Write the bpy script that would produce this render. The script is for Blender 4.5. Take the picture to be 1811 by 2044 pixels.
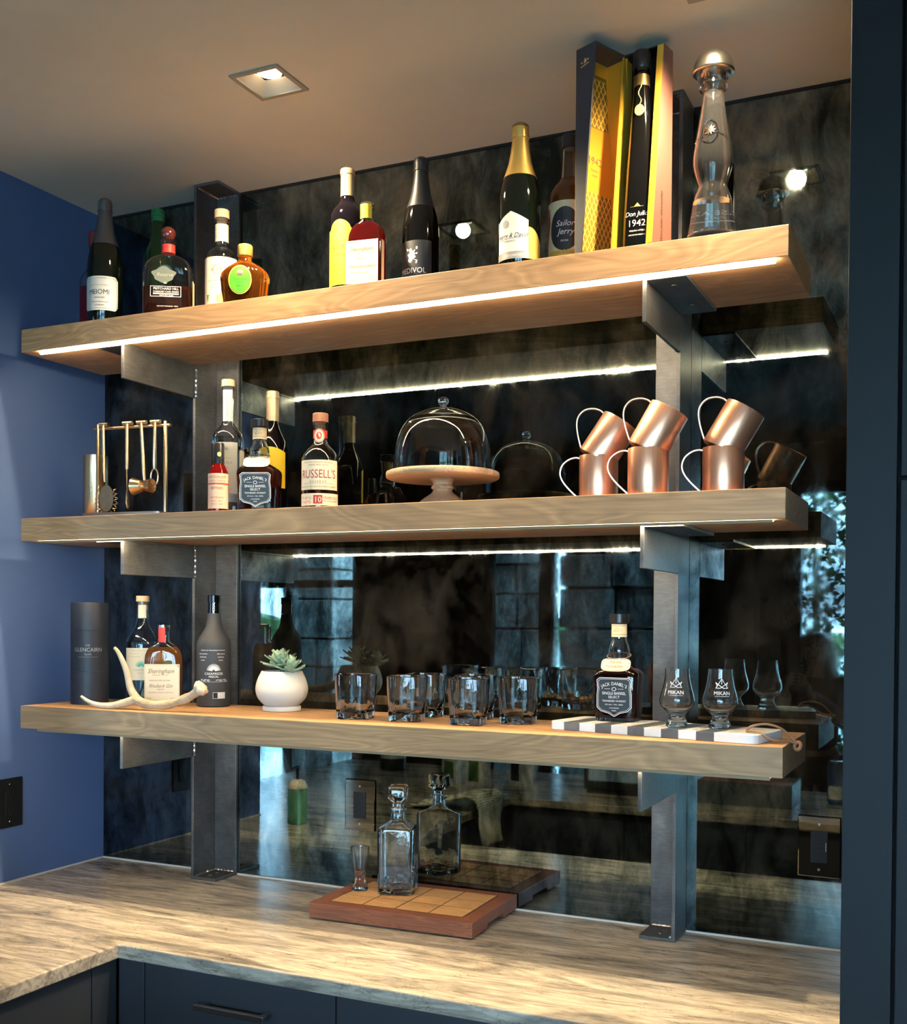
import bpy, math, random
from math import sin, cos, pi, radians as rad, atan2, degrees
from mathutils import Vector, Matrix
random.seed(7)
SC = bpy.context.scene
for o in list(bpy.data.objects):
    bpy.data.objects.remove(o, do_unlink=True)
COL = SC.collection

# ------------------------------------------------------------ camera
CAM = Vector((2.2792, -2.4812, 1.6144))
yaw, pitch, roll = -0.4402, -0.0135, 0.0074
fwd = Vector((sin(yaw)*cos(pitch), cos(yaw)*cos(pitch), sin(pitch)))
r0 = Vector((cos(yaw), -sin(yaw), 0)); u0 = r0.cross(fwd)
rt = r0*cos(roll)+u0*sin(roll); up = -r0*sin(roll)+u0*cos(roll)
cd = bpy.data.cameras.new('camera'); cam = bpy.data.objects.new('camera', cd); COL.objects.link(cam)
cd.sensor_fit = 'HORIZONTAL'; cd.sensor_width = 36.0; cd.lens = 2236.39/1811*36
cd.shift_y = (1260.5-1022)/1811; cd.clip_start = 0.02
cam.matrix_world = Matrix(((rt.x, up.x, -fwd.x, CAM.x), (rt.y, up.y, -fwd.y, CAM.y), (rt.z, up.z, -fwd.z, CAM.z), (0, 0, 0, 1)))
SC.camera = cam

# ------------------------------------------------------------ sky, exposure, light levels
SKY = 33.0             # radiance of the daylight sky
SPOT_W = 106.0         # recessed downlights
LED = 105.0            # light strips under the shelves
w = bpy.data.worlds.new('sky'); SC.world = w; w.use_nodes = True
bg = w.node_tree.nodes['Background']; bg.inputs[0].default_value = (0.46, 0.72, 1.0, 1); bg.inputs[1].default_value = SKY
vs = SC.view_settings; vs.view_transform = 'Standard'; vs.look = 'None'; vs.gamma = 1.0; vs.use_curve_mapping = False
vs.exposure = 0.0
cy = SC.cycles
cy.max_bounces = 14; cy.transmission_bounces = 14; cy.glossy_bounces = 6; cy.diffuse_bounces = 4; cy.transparent_max_bounces = 12
cy.sample_clamp_indirect = 4.0; cy.use_denoising = True

def portal(name, x0, x1, y, z0, z1):
    l = bpy.data.lights.new(name, 'AREA'); l.shape = 'RECTANGLE'; l.size = x1-x0; l.size_y = z1-z0; l.cycles.is_portal = True
    o = bpy.data.objects.new(name, l); COL.objects.link(o); o.location = ((x0+x1)/2, y, (z0+z1)/2); o.rotation_euler = (pi/2, 0, 0); o.scale = (1, 1, -1)
    o.rotation_euler = (-pi/2, 0, 0); o.scale = (1, 1, 1)
portal('window_portal', -3.75, 4.3, -5.0, 0.05, 2.5)

# ------------------------------------------------------------ materials
MATS = {}
def newmat(name):
    m = bpy.data.materials.new(name); m.use_nodes = True; MATS[name] = m
    nt = m.node_tree; b = nt.nodes['Principled BSDF']
    return m, nt, b
def plain(name, c, rough=.5, metal=0., spec=.5, coat=0., trans=0., ior=1.45, emit=None, es=0.):
    m, nt, b = newmat(name); I = b.inputs
    I['Base Color'].default_value = (*c, 1); I['Roughness'].default_value = rough; I['Metallic'].default_value = metal
    I['Specular IOR Level'].default_value = spec; I['Coat Weight'].default_value = coat; I['Coat Roughness'].default_value = .05
    I['Transmission Weight'].default_value = trans; I['IOR'].default_value = ior
    if emit: I['Emission Color'].default_value = (*emit, 1); I['Emission Strength'].default_value = es
    return m
def N(nt, t, **k):
    n = nt.nodes.new(t)
    for a, v in k.items():
        if a.startswith('i_'): n.inputs[a[2:].replace('_', ' ')].default_value = v
        else: setattr(n, a, v)
    return n
def coords(nt, scale=(1, 1, 1), rnd=True):
    tc = N(nt, 'ShaderNodeTexCoord'); mp = N(nt, 'ShaderNodeMapping'); mp.inputs['Scale'].default_value = scale
    if rnd:
        oi = N(nt, 'ShaderNodeObjectInfo'); mu = N(nt, 'ShaderNodeMath', operation='MULTIPLY'); mu.inputs[1].default_value = 7.3
        ad = N(nt, 'ShaderNodeVectorMath', operation='ADD')
        nt.links.new(oi.outputs['Random'], mu.inputs[0]); nt.links.new(tc.outputs['Object'], ad.inputs[0]); nt.links.new(mu.outputs[0], ad.inputs[1])
        nt.links.new(ad.outputs[0], mp.inputs['Vector'])
    else: nt.links.new(tc.outputs['Object'], mp.inputs['Vector'])
    return mp.outputs['Vector']
def noise(nt, vec, scale, detail=4, rough=.55, dist=0.):
    n = N(nt, 'ShaderNodeTexNoise'); n.inputs['Scale'].default_value = scale; n.inputs['Detail'].default_value = detail
    n.inputs['Roughness'].default_value = rough; n.inputs['Distortion'].default_value = dist
    nt.links.new(vec, n.inputs['Vector']); return n.outputs['Fac']
def ramp(nt, fac, stops):
    r = N(nt, 'ShaderNodeValToRGB'); e = r.color_ramp.elements
    while len(e) < len(stops): e.new(.5)
    for el, (p, c) in zip(e, stops): el.position = p; el.color = (*c, 1)
    nt.links.new(fac, r.inputs['Fac']); return r.outputs['Color']
def mix(nt, a, b, fac, mode='MIX'):
    m = N(nt, 'ShaderNodeMix', data_type='RGBA', blend_type=mode)
    for s, v in ((m.inputs[0], fac), (m.inputs[6], a), (m.inputs[7], b)):
        if hasattr(v, 'links') or hasattr(v, 'is_linked'): nt.links.new(v, s)
        else: s.default_value = v if isinstance(v, (int, float)) else (*v, 1)
    return m.outputs[2]
def bump(nt, b, h, strength=.2, dist=.002):
    n = N(nt, 'ShaderNodeBump'); n.inputs['Strength'].default_value = strength; n.inputs['Distance'].default_value = dist
    nt.links.new(h, n.inputs['Height']); nt.links.new(n.outputs[0], b.inputs['Normal'])

def wood(name, c1, c2, c3, scale=1., axis='x', rough=.5):
    m, nt, b = newmat(name)
    st = {'x': (1.6, 9, 9), 'y': (9, 1.6, 9), 'z': (9, 9, 1.6)}[axis]; st = tuple(v*scale for v in st)
    fs = {'x': (5, 150, 150), 'y': (150, 5, 150), 'z': (150, 150, 5)}[axis]; fs = tuple(v*scale for v in fs)
    v = coords(nt, st); n1 = noise(nt, v, 1.2, 2, .5, .6)
    mu = N(nt, 'ShaderNodeMath', operation='MULTIPLY'); mu.inputs[1].default_value = 16.; nt.links.new(n1, mu.inputs[0])
    sn = N(nt, 'ShaderNodeMath', operation='PINGPONG'); sn.inputs[1].default_value = 1.; nt.links.new(mu.outputs[0], sn.inputs[0])
    n2 = noise(nt, coords(nt, fs), 1., 3, .6)
    n3 = noise(nt, coords(nt, (2*scale,)*3), 1.4, 2)
    col = ramp(nt, sn.outputs[0], [(0., c1), (.55, c2), (.85, c1), (1., tuple(x*1.12 for x in c1))])
    fine = ramp(nt, n2, [(.35, c3), (.55, (1, 1, 1))])
    col = mix(nt, col, fine, .35, 'MULTIPLY')
    col = mix(nt, col, ramp(nt, n3, [(.3, (.7, .7, .7)), (.7, (1.14, 1.12, 1.1))]), .85, 'MULTIPLY')
    nt.links.new(col, b.inputs['Base Color']); b.inputs['Roughness'].default_value = rough
    bump(nt, b, n2, .15, .0006); return m
def glass(name, c=(1, 1, 1), rough=0., ior=1.45, hammered=0., diffuse=0.):
    m = plain(name, c, rough, trans=1.-diffuse, ior=ior); nt = m.node_tree; b = nt.nodes['Principled BSDF']
    if hammered:
        vc = coords(nt, (1, 1, 1), False); h = noise(nt, vc, 60, 1, .4); sx = N(nt, 'ShaderNodeSeparateXYZ'); nt.links.new(vc, sx.inputs[0])
        mr = N(nt, 'ShaderNodeMapRange'); mr.inputs[1].default_value = .05; mr.inputs[2].default_value = .018; mr.inputs[3].default_value = .12; mr.inputs[4].default_value = 1.; nt.links.new(sx.outputs['Z'], mr.inputs[0])
        mm = N(nt, 'ShaderNodeMath', operation='MULTIPLY'); nt.links.new(h, mm.inputs[0]); nt.links.new(mr.outputs[0], mm.inputs[1]); bump(nt, b, mm.outputs[0], hammered, .004)
    return m

wood('oak', (.46, .256, .118), (.365, .198, .090), (.42, .34, .27))
wood('mahogany', (.27, .085, .035), (.20, .058, .024), (.5, .4, .35), 2.)
wood('maple', (.66, .36, .14), (.58, .30, .11), (.6, .5, .4), 3.)
wood('walnut_inlay', (.11, .045, .02), (.09, .035, .016), (.5, .4, .35), 3.)
wood('mango_wood', (.56, .36, .2), (.43, .27, .15), (.5, .42, .36), 2.4, 'x', .55)
wood('floor_oak', (.16, .105, .06), (.12, .075, .04), (.5, .42, .36), .6, 'x', .4)

def steel():
    m, nt, b = newmat('raw_steel')
    v = coords(nt, (1, 1, 1)); n = noise(nt, v, 9, 5, .65, .4); f = noise(nt, coords(nt, (6, 6, 60)), 6, 3)
    col = ramp(nt, n, [(.3, (.075, .073, .072)), (.6, (.145, .142, .14)), (.8, (.23, .222, .215))])
    col = mix(nt, col, ramp(nt, f, [(.4, (.8, .8, .8)), (.7, (1.15, 1.15, 1.15))]), .6, 'MULTIPLY')
    nt.links.new(col, b.inputs['Base Color']); b.inputs['Metallic'].default_value = .75
    r = N(nt, 'ShaderNodeMapRange'); r.inputs[3].default_value = .32; r.inputs[4].default_value = .55; nt.links.new(n, r.inputs[0]); nt.links.new(r.outputs[0], b.inputs['Roughness'])
    bump(nt, b, noise(nt, v, 60, 3), .12, .001)
steel()
def mirror():
    m, nt, b = newmat('antique_mirror')
    v = coords(nt, (1, 1, .8), False); n1 = noise(nt, v, 3.2, 8, .62, .8); n2 = noise(nt, coords(nt, (1, 1, .45), False), 16, 6, .7, .5)
    a = mix(nt, n1, n2, .5)
    col = ramp(nt, a, [(.40, (.020, .030, .032)), (.48, (.085, .115, .117)), (.55, (.18, .225, .225)), (.64, (.32, .36, .335))])
    nt.links.new(col, b.inputs['Base Color']); b.inputs['Metallic'].default_value = 1.
    rr = ramp(nt, n2, [(.45, (.012,)*3), (.75, (.06,)*3)]); nt.links.new(rr, b.inputs['Roughness'])
    # brown tarnish patches that no longer mirror
    d = N(nt, 'ShaderNodeBsdfDiffuse'); nt.links.new(ramp(nt, n2, [(.35, (.008, .007, .006)), (.7, (.045, .036, .025))]), d.inputs[0])
    ms = N(nt, 'ShaderNodeMixShader'); out = nt.nodes['Material Output']
    n3 = noise(nt, v, 2.3, 9, .68, 1.2); nt.links.new(ramp(nt, n3, [(.47, (.04,)*3), (.62, (.6,)*3)]), ms.inputs[0])
    nt.links.new(b.outputs[0], ms.inputs[1]); nt.links.new(d.outputs[0], ms.inputs[2]); nt.links.new(ms.outputs[0], out.inputs[0])
mirror()
def stone_top():
    m, nt, b = newmat('striped_stone')
    v = coords(nt, (1.3, 6.2, 6.2), False)
    n1 = noise(nt, v, 1.7, 9, .66, 1.3); n2 = noise(nt, coords(nt, (3.6, 26, 26), False), 1.8, 7, .68, 1.4); n3 = noise(nt, coords(nt, (1, 1, 1), False), 7, 6, .65, 1.)
    col = ramp(nt, n1, [(.26, (.12, .105, .095)), (.42, (.27, .235, .195)), (.55, (.50, .43, .34)), (.72, (.30, .27, .235))])
    col = mix(nt, col, ramp(nt, n2, [(.36, (.42, .40, .38)), (.56, (1.08, 1.06, 1.02))]), .75, 'MULTIPLY')
    vo = N(nt, 'ShaderNodeTexVoronoi', feature='DISTANCE_TO_EDGE'); vo.inputs['Scale'].default_value = 9.
    dv = N(nt, 'ShaderNodeVectorMath', operation='ADD'); nc = N(nt, 'ShaderNodeTexNoise'); nc.inputs['Scale'].default_value = 5; nc.inputs['Detail'].default_value = 5
    c3 = coords(nt, (.8, 1.8, 1.8), False); nt.links.new(c3, nc.inputs['Vector']); nt.links.new(c3, dv.inputs[0]); nt.links.new(nc.outputs['Color'], dv.inputs[1]); nt.links.new(dv.outputs[0], vo.inputs['Vector'])
    vein = ramp(nt, vo.outputs['Distance'], [(0., (.42, .38, .34)), (.025, (1, 1, 1))])
    col = mix(nt, col, vein, ramp(nt, n3, [(.45, (0, 0, 0)), (.6, (.9,)*3)]), 'MULTIPLY')
    nt.links.new(col, b.inputs['Base Color']); b.inputs['Roughness'].default_value = .17
stone_top()
def paint(name, c, rough=.7, var=.06):
    m, nt, b = newmat(name); n = noise(nt, coords(nt, (1, 1, 1), False), 2.5, 3)
    lo = tuple(x*(1-var) for x in c); hi = tuple(x*(1+var) for x in c)
    nt.links.new(ramp(nt, n, [(.3, lo), (.7, hi)]), b.inputs['Base Color']); b.inputs['Roughness'].default_value = rough
    bump(nt, b, noise(nt, coords(nt, (1, 1, 1), False), 260, 2), .05, .0005); return m
paint('ceiling_paint', (.62, .60, .51), .8)
paint('haze_blue_wall_paint', (.058, .105, .24), .75)  # charcoal wall with the blue lens haze put into its colour
paint('dark_room_paint', (.05, .052, .055), .8)
paint('charcoal_lacquer', (.034, .038, .045), .42)
paint('navy_lacquer', (.0068, .008, .0098), .55); MATS['navy_lacquer'].node_tree.nodes['Principled BSDF'].inputs['Specular IOR Level'].default_value = .22
plain('black_gap', (.004, .004, .005), .9)
def stonework(name, c1, c2, c3):
    m, nt, b = newmat(name); n = noise(nt, coords(nt), 6, 8, .7, .6); k = noise(nt, coords(nt), 1.3, 2)
    col = ramp(nt, n, [(.3, c1), (.5, c2), (.7, c3)]); col = mix(nt, col, ramp(nt, k, [(.3, (.7,)*3), (.7, (1.15,)*3)]), .7, 'MULTIPLY')
    nt.links.new(col, b.inputs['Base Color']); b.inputs['Roughness'].default_value = .9; bump(nt, b, n, .6, .02)
stonework('field_stone', (.3, .31, .3), (.58, .6, .57), (.85, .86, .82)); stonework('dimmed_stone', (.12, .13, .13), (.24, .26, .25), (.42, .43, .41))  # second is a darkened copy of the masonry, dimmer light put into the colour
stonework('pale_marble', (.80, .76, .70), (.86, .83, .78), (.9, .88, .85)); MATS['pale_marble'].node_tree.nodes['Principled BSDF'].inputs['Roughness'].default_value = .25
stonework('grey_marble', (.07, .08, .085), (.10, .112, .118), (.17, .18, .19)); MATS['grey_marble'].node_tree.nodes['Principled BSDF'].inputs['Roughness'].default_value = .3
stonework('antler_bone', (.34, .22, .12), (.60, .46, .30), (.76, .64, .48))
stonework('foliage', (.02, .05, .015), (.05, .12, .03), (.12, .2, .06))
stonework('lake_water', (.2, .5, .5), (.28, .6, .58), (.34, .66, .62)); MATS['lake_water'].node_tree.nodes['Principled BSDF'].inputs['Roughness'].default_value = .15
for nm in ('pale_marble', 'grey_marble'):
    for n_ in MATS[nm].node_tree.nodes:
        if n_.type == 'BUMP': n_.inputs['Strength'].default_value = .03

def copper():
    m, nt, b = newmat('brushed_copper'); f = noise(nt, coords(nt, (160, 160, 3), False), 1., 2)
    nt.links.new(ramp(nt, f, [(.3, (.84, .38, .215)), (.7, (.95, .50, .315))]), b.inputs['Base Color']); b.inputs['Metallic'].default_value = .9
    b.inputs['Roughness'].default_value = .31; b.inputs['Anisotropic'].default_value = .4
copper()
plain('brass_lining', (.75, .55, .28), .18, 1.); plain('brushed_brass', (.78, .52, .28), .27, 1.); plain('tray_steel', (.35, .3, .25), .4, 1.)
glass('clear_glass'); glass('crystal_glass', diffuse=.007); glass('hammered_glass', hammered=.5); glass('green_glass', (.03, .24, .07), diffuse=.06)
glass('bitters_liquid', (.35, .008, .008), ior=1.36, diffuse=.18); glass('tequila_liquid', (.97, .98, .98), ior=1.36); glass('bourbon_liquid', (.34, .07, .025), ior=1.36, diffuse=.1); glass('dark_whiskey', (.16, .03, .018), ior=1.36, diffuse=.1)
glass('amber_whisky', (.80, .25, .03), ior=1.36, diffuse=.03); glass('red_liqueur', (.55, .012, .010), ior=1.36, diffuse=.3); glass('gin_liquid', (.80, .26, .05), ior=1.36, diffuse=.45)
glass('rum_liquid', (.40, .11, .03), ior=1.36, diffuse=.3); glass('soap_liquid', (.2, .5, .32), ior=1.36, diffuse=.5)
plain('champagne_glass', (.002, .004, .0025), .05, spec=.45); plain('wine_glass_dark', (.002, .0015, .003), .05, spec=.45); plain('bottle_black', (.002, .002, .002), .06, spec=.45); plain('strip_lip', (.26, .17, .09), .6)
plain('matte_black_glass', (.030, .031, .034), .6); plain('tube_black', (.012, .015, .024), .5)
plain('foil_grey', (.10, .10, .105), .35, .7); plain('foil_black', (.010, .010, .011), .4); plain('foil_gold', (.85, .55, .15), .34, .8); plain('foil_dark_gold', (.34, .22, .08), .4, .9); plain('foil_tan', (.55, .40, .24), .35, .6)
plain('gold_print', (.85, .60, .2), .35, .6); plain('gold_card', (.78, .33, .03), .3, .5); plain('gold_edge', (.80, .42, .045), .35, .5); plain('bronze_card', (.20, .085, .06), .5, .1); plain('box_black', (.008, .008, .009), .35)
plain('box_navy', (.022, .024, .032), .45)
plain('cork', (.52, .33, .16), .75); plain('wood_cap', (.38, .15, .07), .4); plain('pale_wood_cap', (.62, .42, .24), .55); plain('ball_stopper', (.10, .018, .012), .15, coat=.6)
plain('cap_black', (.010, .010, .011), .3); plain('cap_green', (.01, .14, .05), .3, .4); plain('cap_red', (.18, .02, .02), .4); plain('cap_gold', (.78, .48, .12), .35, .7); plain('chrome', (.75, .74, .70), .12, 1.); plain('pewter', (.62, .60, .54), .22, 1.)
plain('paper_cream', (.64, .55, .39), .6); plain('paper_white', (.66, .64, .59), .55); plain('paper_grey', (.62, .62, .60), .5, .1); plain('paper_yellow', (.70, .46, .012), .55); plain('paper_black', (.018, .018, .019), .5); plain('paper_pink', (.72, .42, .28), .6)
plain('paper_green', (.05, .26, .01), .4); plain('paper_gold', (.55, .33, .06), .5); plain('paper_tan', (.66, .50, .30), .55); plain('paper_blue_black', (.016, .024, .030), .45)
plain('paper_silver', (.55, .53, .50), .3, .6); plain('sticker_red', (.55, .03, .02), .5); plain('leaf_green', (.05, .14, .03), .5); plain('lime_yellow', (.65, .60, .12), .5); plain('teal_print', (.06, .35, .28), .5)
plain('ink_black', (.012, .010, .010), .6); plain('ink_brown', (.16, .07, .03), .6); plain('ink_red', (.32, .03, .02), .6); plain('ink_grey', (.30, .28, .26), .6); plain('ink_white', (.80, .78, .74), .6); plain('ink_olive', (.09, .045, .0), .6); plain('ink_dark_green', (.01, .10, .02), .6)
plain('etched_dim', (.11, .125, .10), .6); plain('etched_white', (.78, .8, .8), .7); plain('rose_print', (.6, .06, .08), .6); plain('lattice_print', (.95, .58, .10), .3, .5); plain('lattice_field', (.26, .15, .02), .4, .4)
plain('ceramic_cream', (.66, .59, .50), .5); plain('soil', (.04, .03, .02), .9)
plain('succulent_leaf', (.26, .36, .24), .5); plain('leather_tan', (.33, .15, .07), .55)
plain('frame_black', (.012, .012, .013), .4); plain('outlet_black', (.006, .006, .0065), .5, spec=.25); plain('mirror_plate', (.20, .21, .2), .03, 1.)
plain('reflector_cream', (.50, .47, .40), .4); plain('trim_bronze', (.085, .08, .07), .45, .3); plain('trim_taupe', (.24, .23, .2), .45); plain('caulk', (.5, .47, .42), .6)
plain('lens', (1, .9, .7), .3, emit=(1., .80, .52), es=9.); plain('led_tape', (1, .9, .75), .4, emit=(1., .78, .48), es=LED); plain('led_tape_bright', (1, .9, .75), .4, emit=(1., .78, .48), es=LED*1.45); plain('led_tape_dim', (1, .9, .75), .4, emit=(1., .78, .48), es=LED*.34)
plain('skin', (.48, .30, .22), .5); plain('hair_dark', (.03, .016, .010), .45); plain('cloth_black', (.012, .012, .014), .8); plain('cloth_white', (.75, .74, .72), .8); plain('phone_dark', (.03, .035, .04), .15)
plain('handle_steel', (.35, .35, .36), .3, 1.)
m, nt, b = newmat('towel_cloth'); wv = N(nt, 'ShaderNodeTexWave', bands_direction='Z'); wv.inputs['Scale'].default_value = 42; nt.links.new(coords(nt, (1, 1, 1), False), wv.inputs['Vector'])
nt.links.new(ramp(nt, wv.outputs['Fac'], [(.3, (.42, .36, .24)), (.6, (.72, .68, .56))]), b.inputs['Base Color']); b.inputs['Roughness'].default_value = .95
def pane_mat():
    m, nt, b = newmat('window_glass'); out = nt.nodes['Material Output']; nt.nodes.remove(b)
    t = N(nt, 'ShaderNodeBsdfTransparent'); g = N(nt, 'ShaderNodeBsdfGlossy'); g.inputs['Roughness'].default_value = 0.; t.inputs[0].default_value = (.93, .96, .96, 1)
    f = N(nt, 'ShaderNodeFresnel'); f.inputs[0].default_value = 1.45; ms = N(nt, 'ShaderNodeMixShader')
    nt.links.new(f.outputs[0], ms.inputs[0]); nt.links.new(t.outputs[0], ms.inputs[1]); nt.links.new(g.outputs[0], ms.inputs[2]); nt.links.new(ms.outputs[0], out.inputs[0])
pane_mat()

# ------------------------------------------------------------ geometry helpers
class MB:
    def __init__(s): s.v = []; s.f = []
    def add(s, vs, fs):
        k = len(s.v); s.v += [tuple(p) for p in vs]; s.f += [tuple(i+k for i in f) for f in fs]; return s
    def box(s, x0, x1, y0, y1, z0, z1):
        v = [(x, y, z) for z in (z0, z1) for y in (y0, y1) for x in (x0, x1)]
        return s.add(v, [(0, 2, 3, 1), (4, 5, 7, 6), (0, 1, 5, 4), (2, 6, 7, 3), (0, 4, 6, 2), (1, 3, 7, 5)])
    def hexa(s, bot, top):
        return s.add(list(bot)+list(top), [(3, 2, 1, 0), (4, 5, 6, 7), (0, 1, 5, 4), (1, 2, 6, 5), (2, 3, 7, 6), (3, 0, 4, 7)])
    def prism(s, poly, a, b_, axis='z'):
        P = {'z': lambda p, t: (p[0], p[1], t), 'x': lambda p, t: (t, p[0], p[1]), 'y': lambda p, t: (p[0], t, p[1])}[axis]
        n = len(poly); v = [P(p, a) for p in poly]+[P(p, b_) for p in poly]
        fs = [tuple(range(n-1, -1, -1)), tuple(range(n, 2*n))]+[(i, (i+1) % n, n+(i+1) % n, n+i) for i in range(n)]
        if axis == 'y': fs = [tuple(reversed(f)) for f in fs]
        return s.add(v, fs)
    def rings(s, R, cap0=True, cap1=True, loop=False):
        n = len(R[0]); v = [p for r in R for p in r]; fs = []
        K = len(R)
        for k in range(K if loop else K-1):
            a = k*n; b_ = ((k+1) % K)*n
            fs += [(a+i, a+(i+1) % n, b_+(i+1) % n, b_+i) for i in range(n)]
        if not loop:
            if cap0: fs.append(tuple(range(n-1, -1, -1)))
            if cap1: fs.append(tuple((K-1)*n+i for i in range(n)))
        return s.add(v, fs)
    def tube(s, path, rad_, seg=10, caps=True, flat=None):
        path = [Vector(p) for p in path]; R = []
        prev = None
        for i, p in enumerate(path):
            t = (path[min(i+1, len(path)-1)]-path[max(i-1, 0)]).normalized()
            if prev is None:
                ref = Vector((0, 0, 1)) if abs(t.z) < .9 else Vector((1, 0, 0)); a = t.cross(ref).normalized()
            else: a = (prev-t*prev.dot(t)).normalized()
            prev = a; b_ = t.cross(a); r = rad_[i] if isinstance(rad_, (list, tuple)) else rad_
            ra, rb = (r, r) if flat is None else (r*flat[0], r*flat[1])
            R.append([tuple(p+a*cos(2*pi*k/seg)*ra+b_*sin(2*pi*k/seg)*rb) for k in range(seg)])
        return s.rings(R, caps, caps)
    def ball(s, c, rx, ry, rz, seg=20, n=10):
        R = [ring(rx*sin(pi*k/n), ry*sin(pi*k/n), c[2]-rz*cos(pi*k/n), 2, seg, c[0], c[1]) for k in range(n+1)]
        R[0] = ring(rx*.02, ry*.02, c[2]-rz, 2, seg, c[0], c[1]); R[-1] = ring(rx*.02, ry*.02, c[2]+rz, 2, seg, c[0], c[1])
        return s.rings(R)
    def mesh(s, name):
        me = bpy.data.meshes.new(name); me.from_pydata(s.v, [], s.f); me.validate(); me.update(); return me
    def obj(s, name, mat, parent=None, smooth=False, bevel=0., loc=None, seg=2, ang=35):
        me = s.mesh(name)
        if smooth: me.shade_smooth(); me.set_sharp_from_angle(angle=rad(ang))
        o = link(name, me, parent); me.materials.append(MATS[mat])
        if loc: o.location = loc
        if bevel:
            md = o.modifiers.new('bevel', 'BEVEL'); md.width = bevel; md.segments = seg; md.limit_method = 'ANGLE'; md.angle_limit = rad(40)
        return o
def link(name, data, parent=None):
    o = bpy.data.objects.new(name, data); COL.objects.link(o)
    if parent is not None: o.parent = parent
    return o
def ring(rx, ry, z, n=2, seg=40, cx=0., cy_=0.):
    out = []
    for i in range(seg):
        t = 2*pi*i/seg; c, s_ = cos(t), sin(t)
        out.append((cx+rx*math.copysign(abs(c)**(2/n), c), cy_+ry*math.copysign(abs(s_)**(2/n), s_), z))
    return out
def thing(name, label, cat, loc=(0, 0, 0), rz=0., group=None):
    o = link(name, None); o.location = loc; o.rotation_euler = (0, 0, rz); return tag(o, label, cat, group)
def tag(o, label, cat, group=None):
    o['label'] = label; o['category'] = cat
    if group: o['group'] = group
    return o
def struct(o): o['kind'] = 'structure'; return o
def dup(root, loc=None, rot=None, label=None):
    r = root.copy(); COL.objects.link(r)
    if loc is not None: r.location = loc
    if rot is not None: r.rotation_euler = rot
    if label: r['label'] = label
    for ch in list(root.children):
        c = ch.copy(); COL.objects.link(c); c.parent = r
        for g in list(ch.children):
            d = g.copy(); COL.objects.link(d); d.parent = c
    return r
def va(x, y): return atan2(CAM.x-x, y-CAM.y)     # heading of the room's viewpoint from a spot on the shelf
def spline(P, k=5):
    out = []
    for i in range(len(P)-1):
        p0, p1, p2, p3 = P[max(i-1, 0)], P[i], P[i+1], P[min(i+2, len(P)-1)]
        for j in range(k):
            t = j/k; out.append(tuple(.5*(2*b_+(c-a)*t+(2*a-5*b_+4*c-d)*t*t+(3*b_-a-3*c+d)*t**3) for a, b_, c, d in zip(p0, p1, p2, p3)))
    return out+[tuple(P[-1])]

# profiles: (z, rx, ry, n)
def P2(l): return [(z, r, r, 2) for z, r in l]
def solid(prof, name, mat, parent, seg=40, **k):
    return MB().rings([ring(rx, ry, z, n, seg) for z, rx, ry, n in prof]).obj(name, mat, parent, True, **k)
def shell(prof, name, mat, parent, t=.0028, tb=.006, seg=44):
    R = [ring(rx, ry, z, n, seg) for z, rx, ry, n in prof]
    z0 = prof[0][0]; inn = []
    for z, rx, ry, n in reversed(prof):
        if z <= z0+tb: break
        inn.append(ring(max(rx-t, .001), max(ry-t, .001), z, n, seg))
    a = at_z(prof, z0+tb); inn.append(ring(max(a[1]-t*1.4, .001), max(a[2]-t*1.4, .001), z0+tb, a[3], seg))
    return MB().rings(R+inn).obj(name, mat, parent, True)
def at_z(prof, z):
    for a, b_ in zip(prof, prof[1:]):
        if a[0] <= z <= b_[0] and b_[0] > a[0]:
            t = (z-a[0])/(b_[0]-a[0]); return tuple(x+(y-x)*t for x, y in zip(a, b_))
    return prof[-1] if z > prof[-1][0] else prof[0]
def liquid(prof, level, mat, parent, t=.0028, tb=.006, seg=44, name='liquid'):
    z0 = prof[0][0]+tb-.0003; a = at_z(prof, z0); L = [a]+[p for p in prof if z0 < p[0] < level]+[at_z(prof, level)]
    L = [(level if i == len(L)-1 else max(p[0], z0), max(p[1]-t+.0002, .001), max(p[2]-t+.0002, .001), p[3]) for i, p in enumerate(L)]
    return MB().rings([ring(rx, ry, z, n, seg) for z, rx, ry, n in L]).obj(name, mat, parent, True)

# labels and lettering
_TX = {}
def glyphs(s, shear=0.):
    if (s, shear) in _TX: return _TX[(s, shear)]
    cu = bpy.data.curves.new('lettering', 'FONT'); cu.body = s; cu.align_x = 'CENTER'; cu.size = 1.; cu.shear = shear; cu.resolution_u = 3
    o = bpy.data.objects.new('lettering', cu); COL.objects.link(o); dg = bpy.context.evaluated_depsgraph_get()
    me = bpy.data.meshes.new_from_object(o.evaluated_get(dg)); out = ([tuple(v.co) for v in me.vertices], [tuple(p.vertices) for p in me.polygons])
    bpy.data.objects.remove(o); bpy.data.curves.remove(cu); bpy.data.meshes.remove(me); _TX[(s, shear)] = out; return out
def cylmap(R, az=0.): return lambda u, v, e=0.: ((R+e)*sin(az+u/R), -(R+e)*cos(az+u/R), v)
def flatmap(d, az=0., x=0.): return lambda u, v, e=0.: (cos(az)*(u+x)+sin(az)*(d+e), sin(az)*(u+x)-cos(az)*(d+e), v)
def patch(mp, u0, u1, z0, z1, name, mat, parent, nu=20, top=None, bot=None, e=.0004, th=.0):
    T = [i/nu for i in range(nu+1)]; v = []
    for t in T:
        u = u0+(u1-u0)*t; v.append(mp(u, z0 if bot is None else bot(t), e)); v.append(mp(u, z1 if top is None else top(t), e))
    return MB().add(v, [(2*i, 2*i+2, 2*i+3, 2*i+1) for i in range(nu)]).obj(name, mat, parent, nu > 1)
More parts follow.
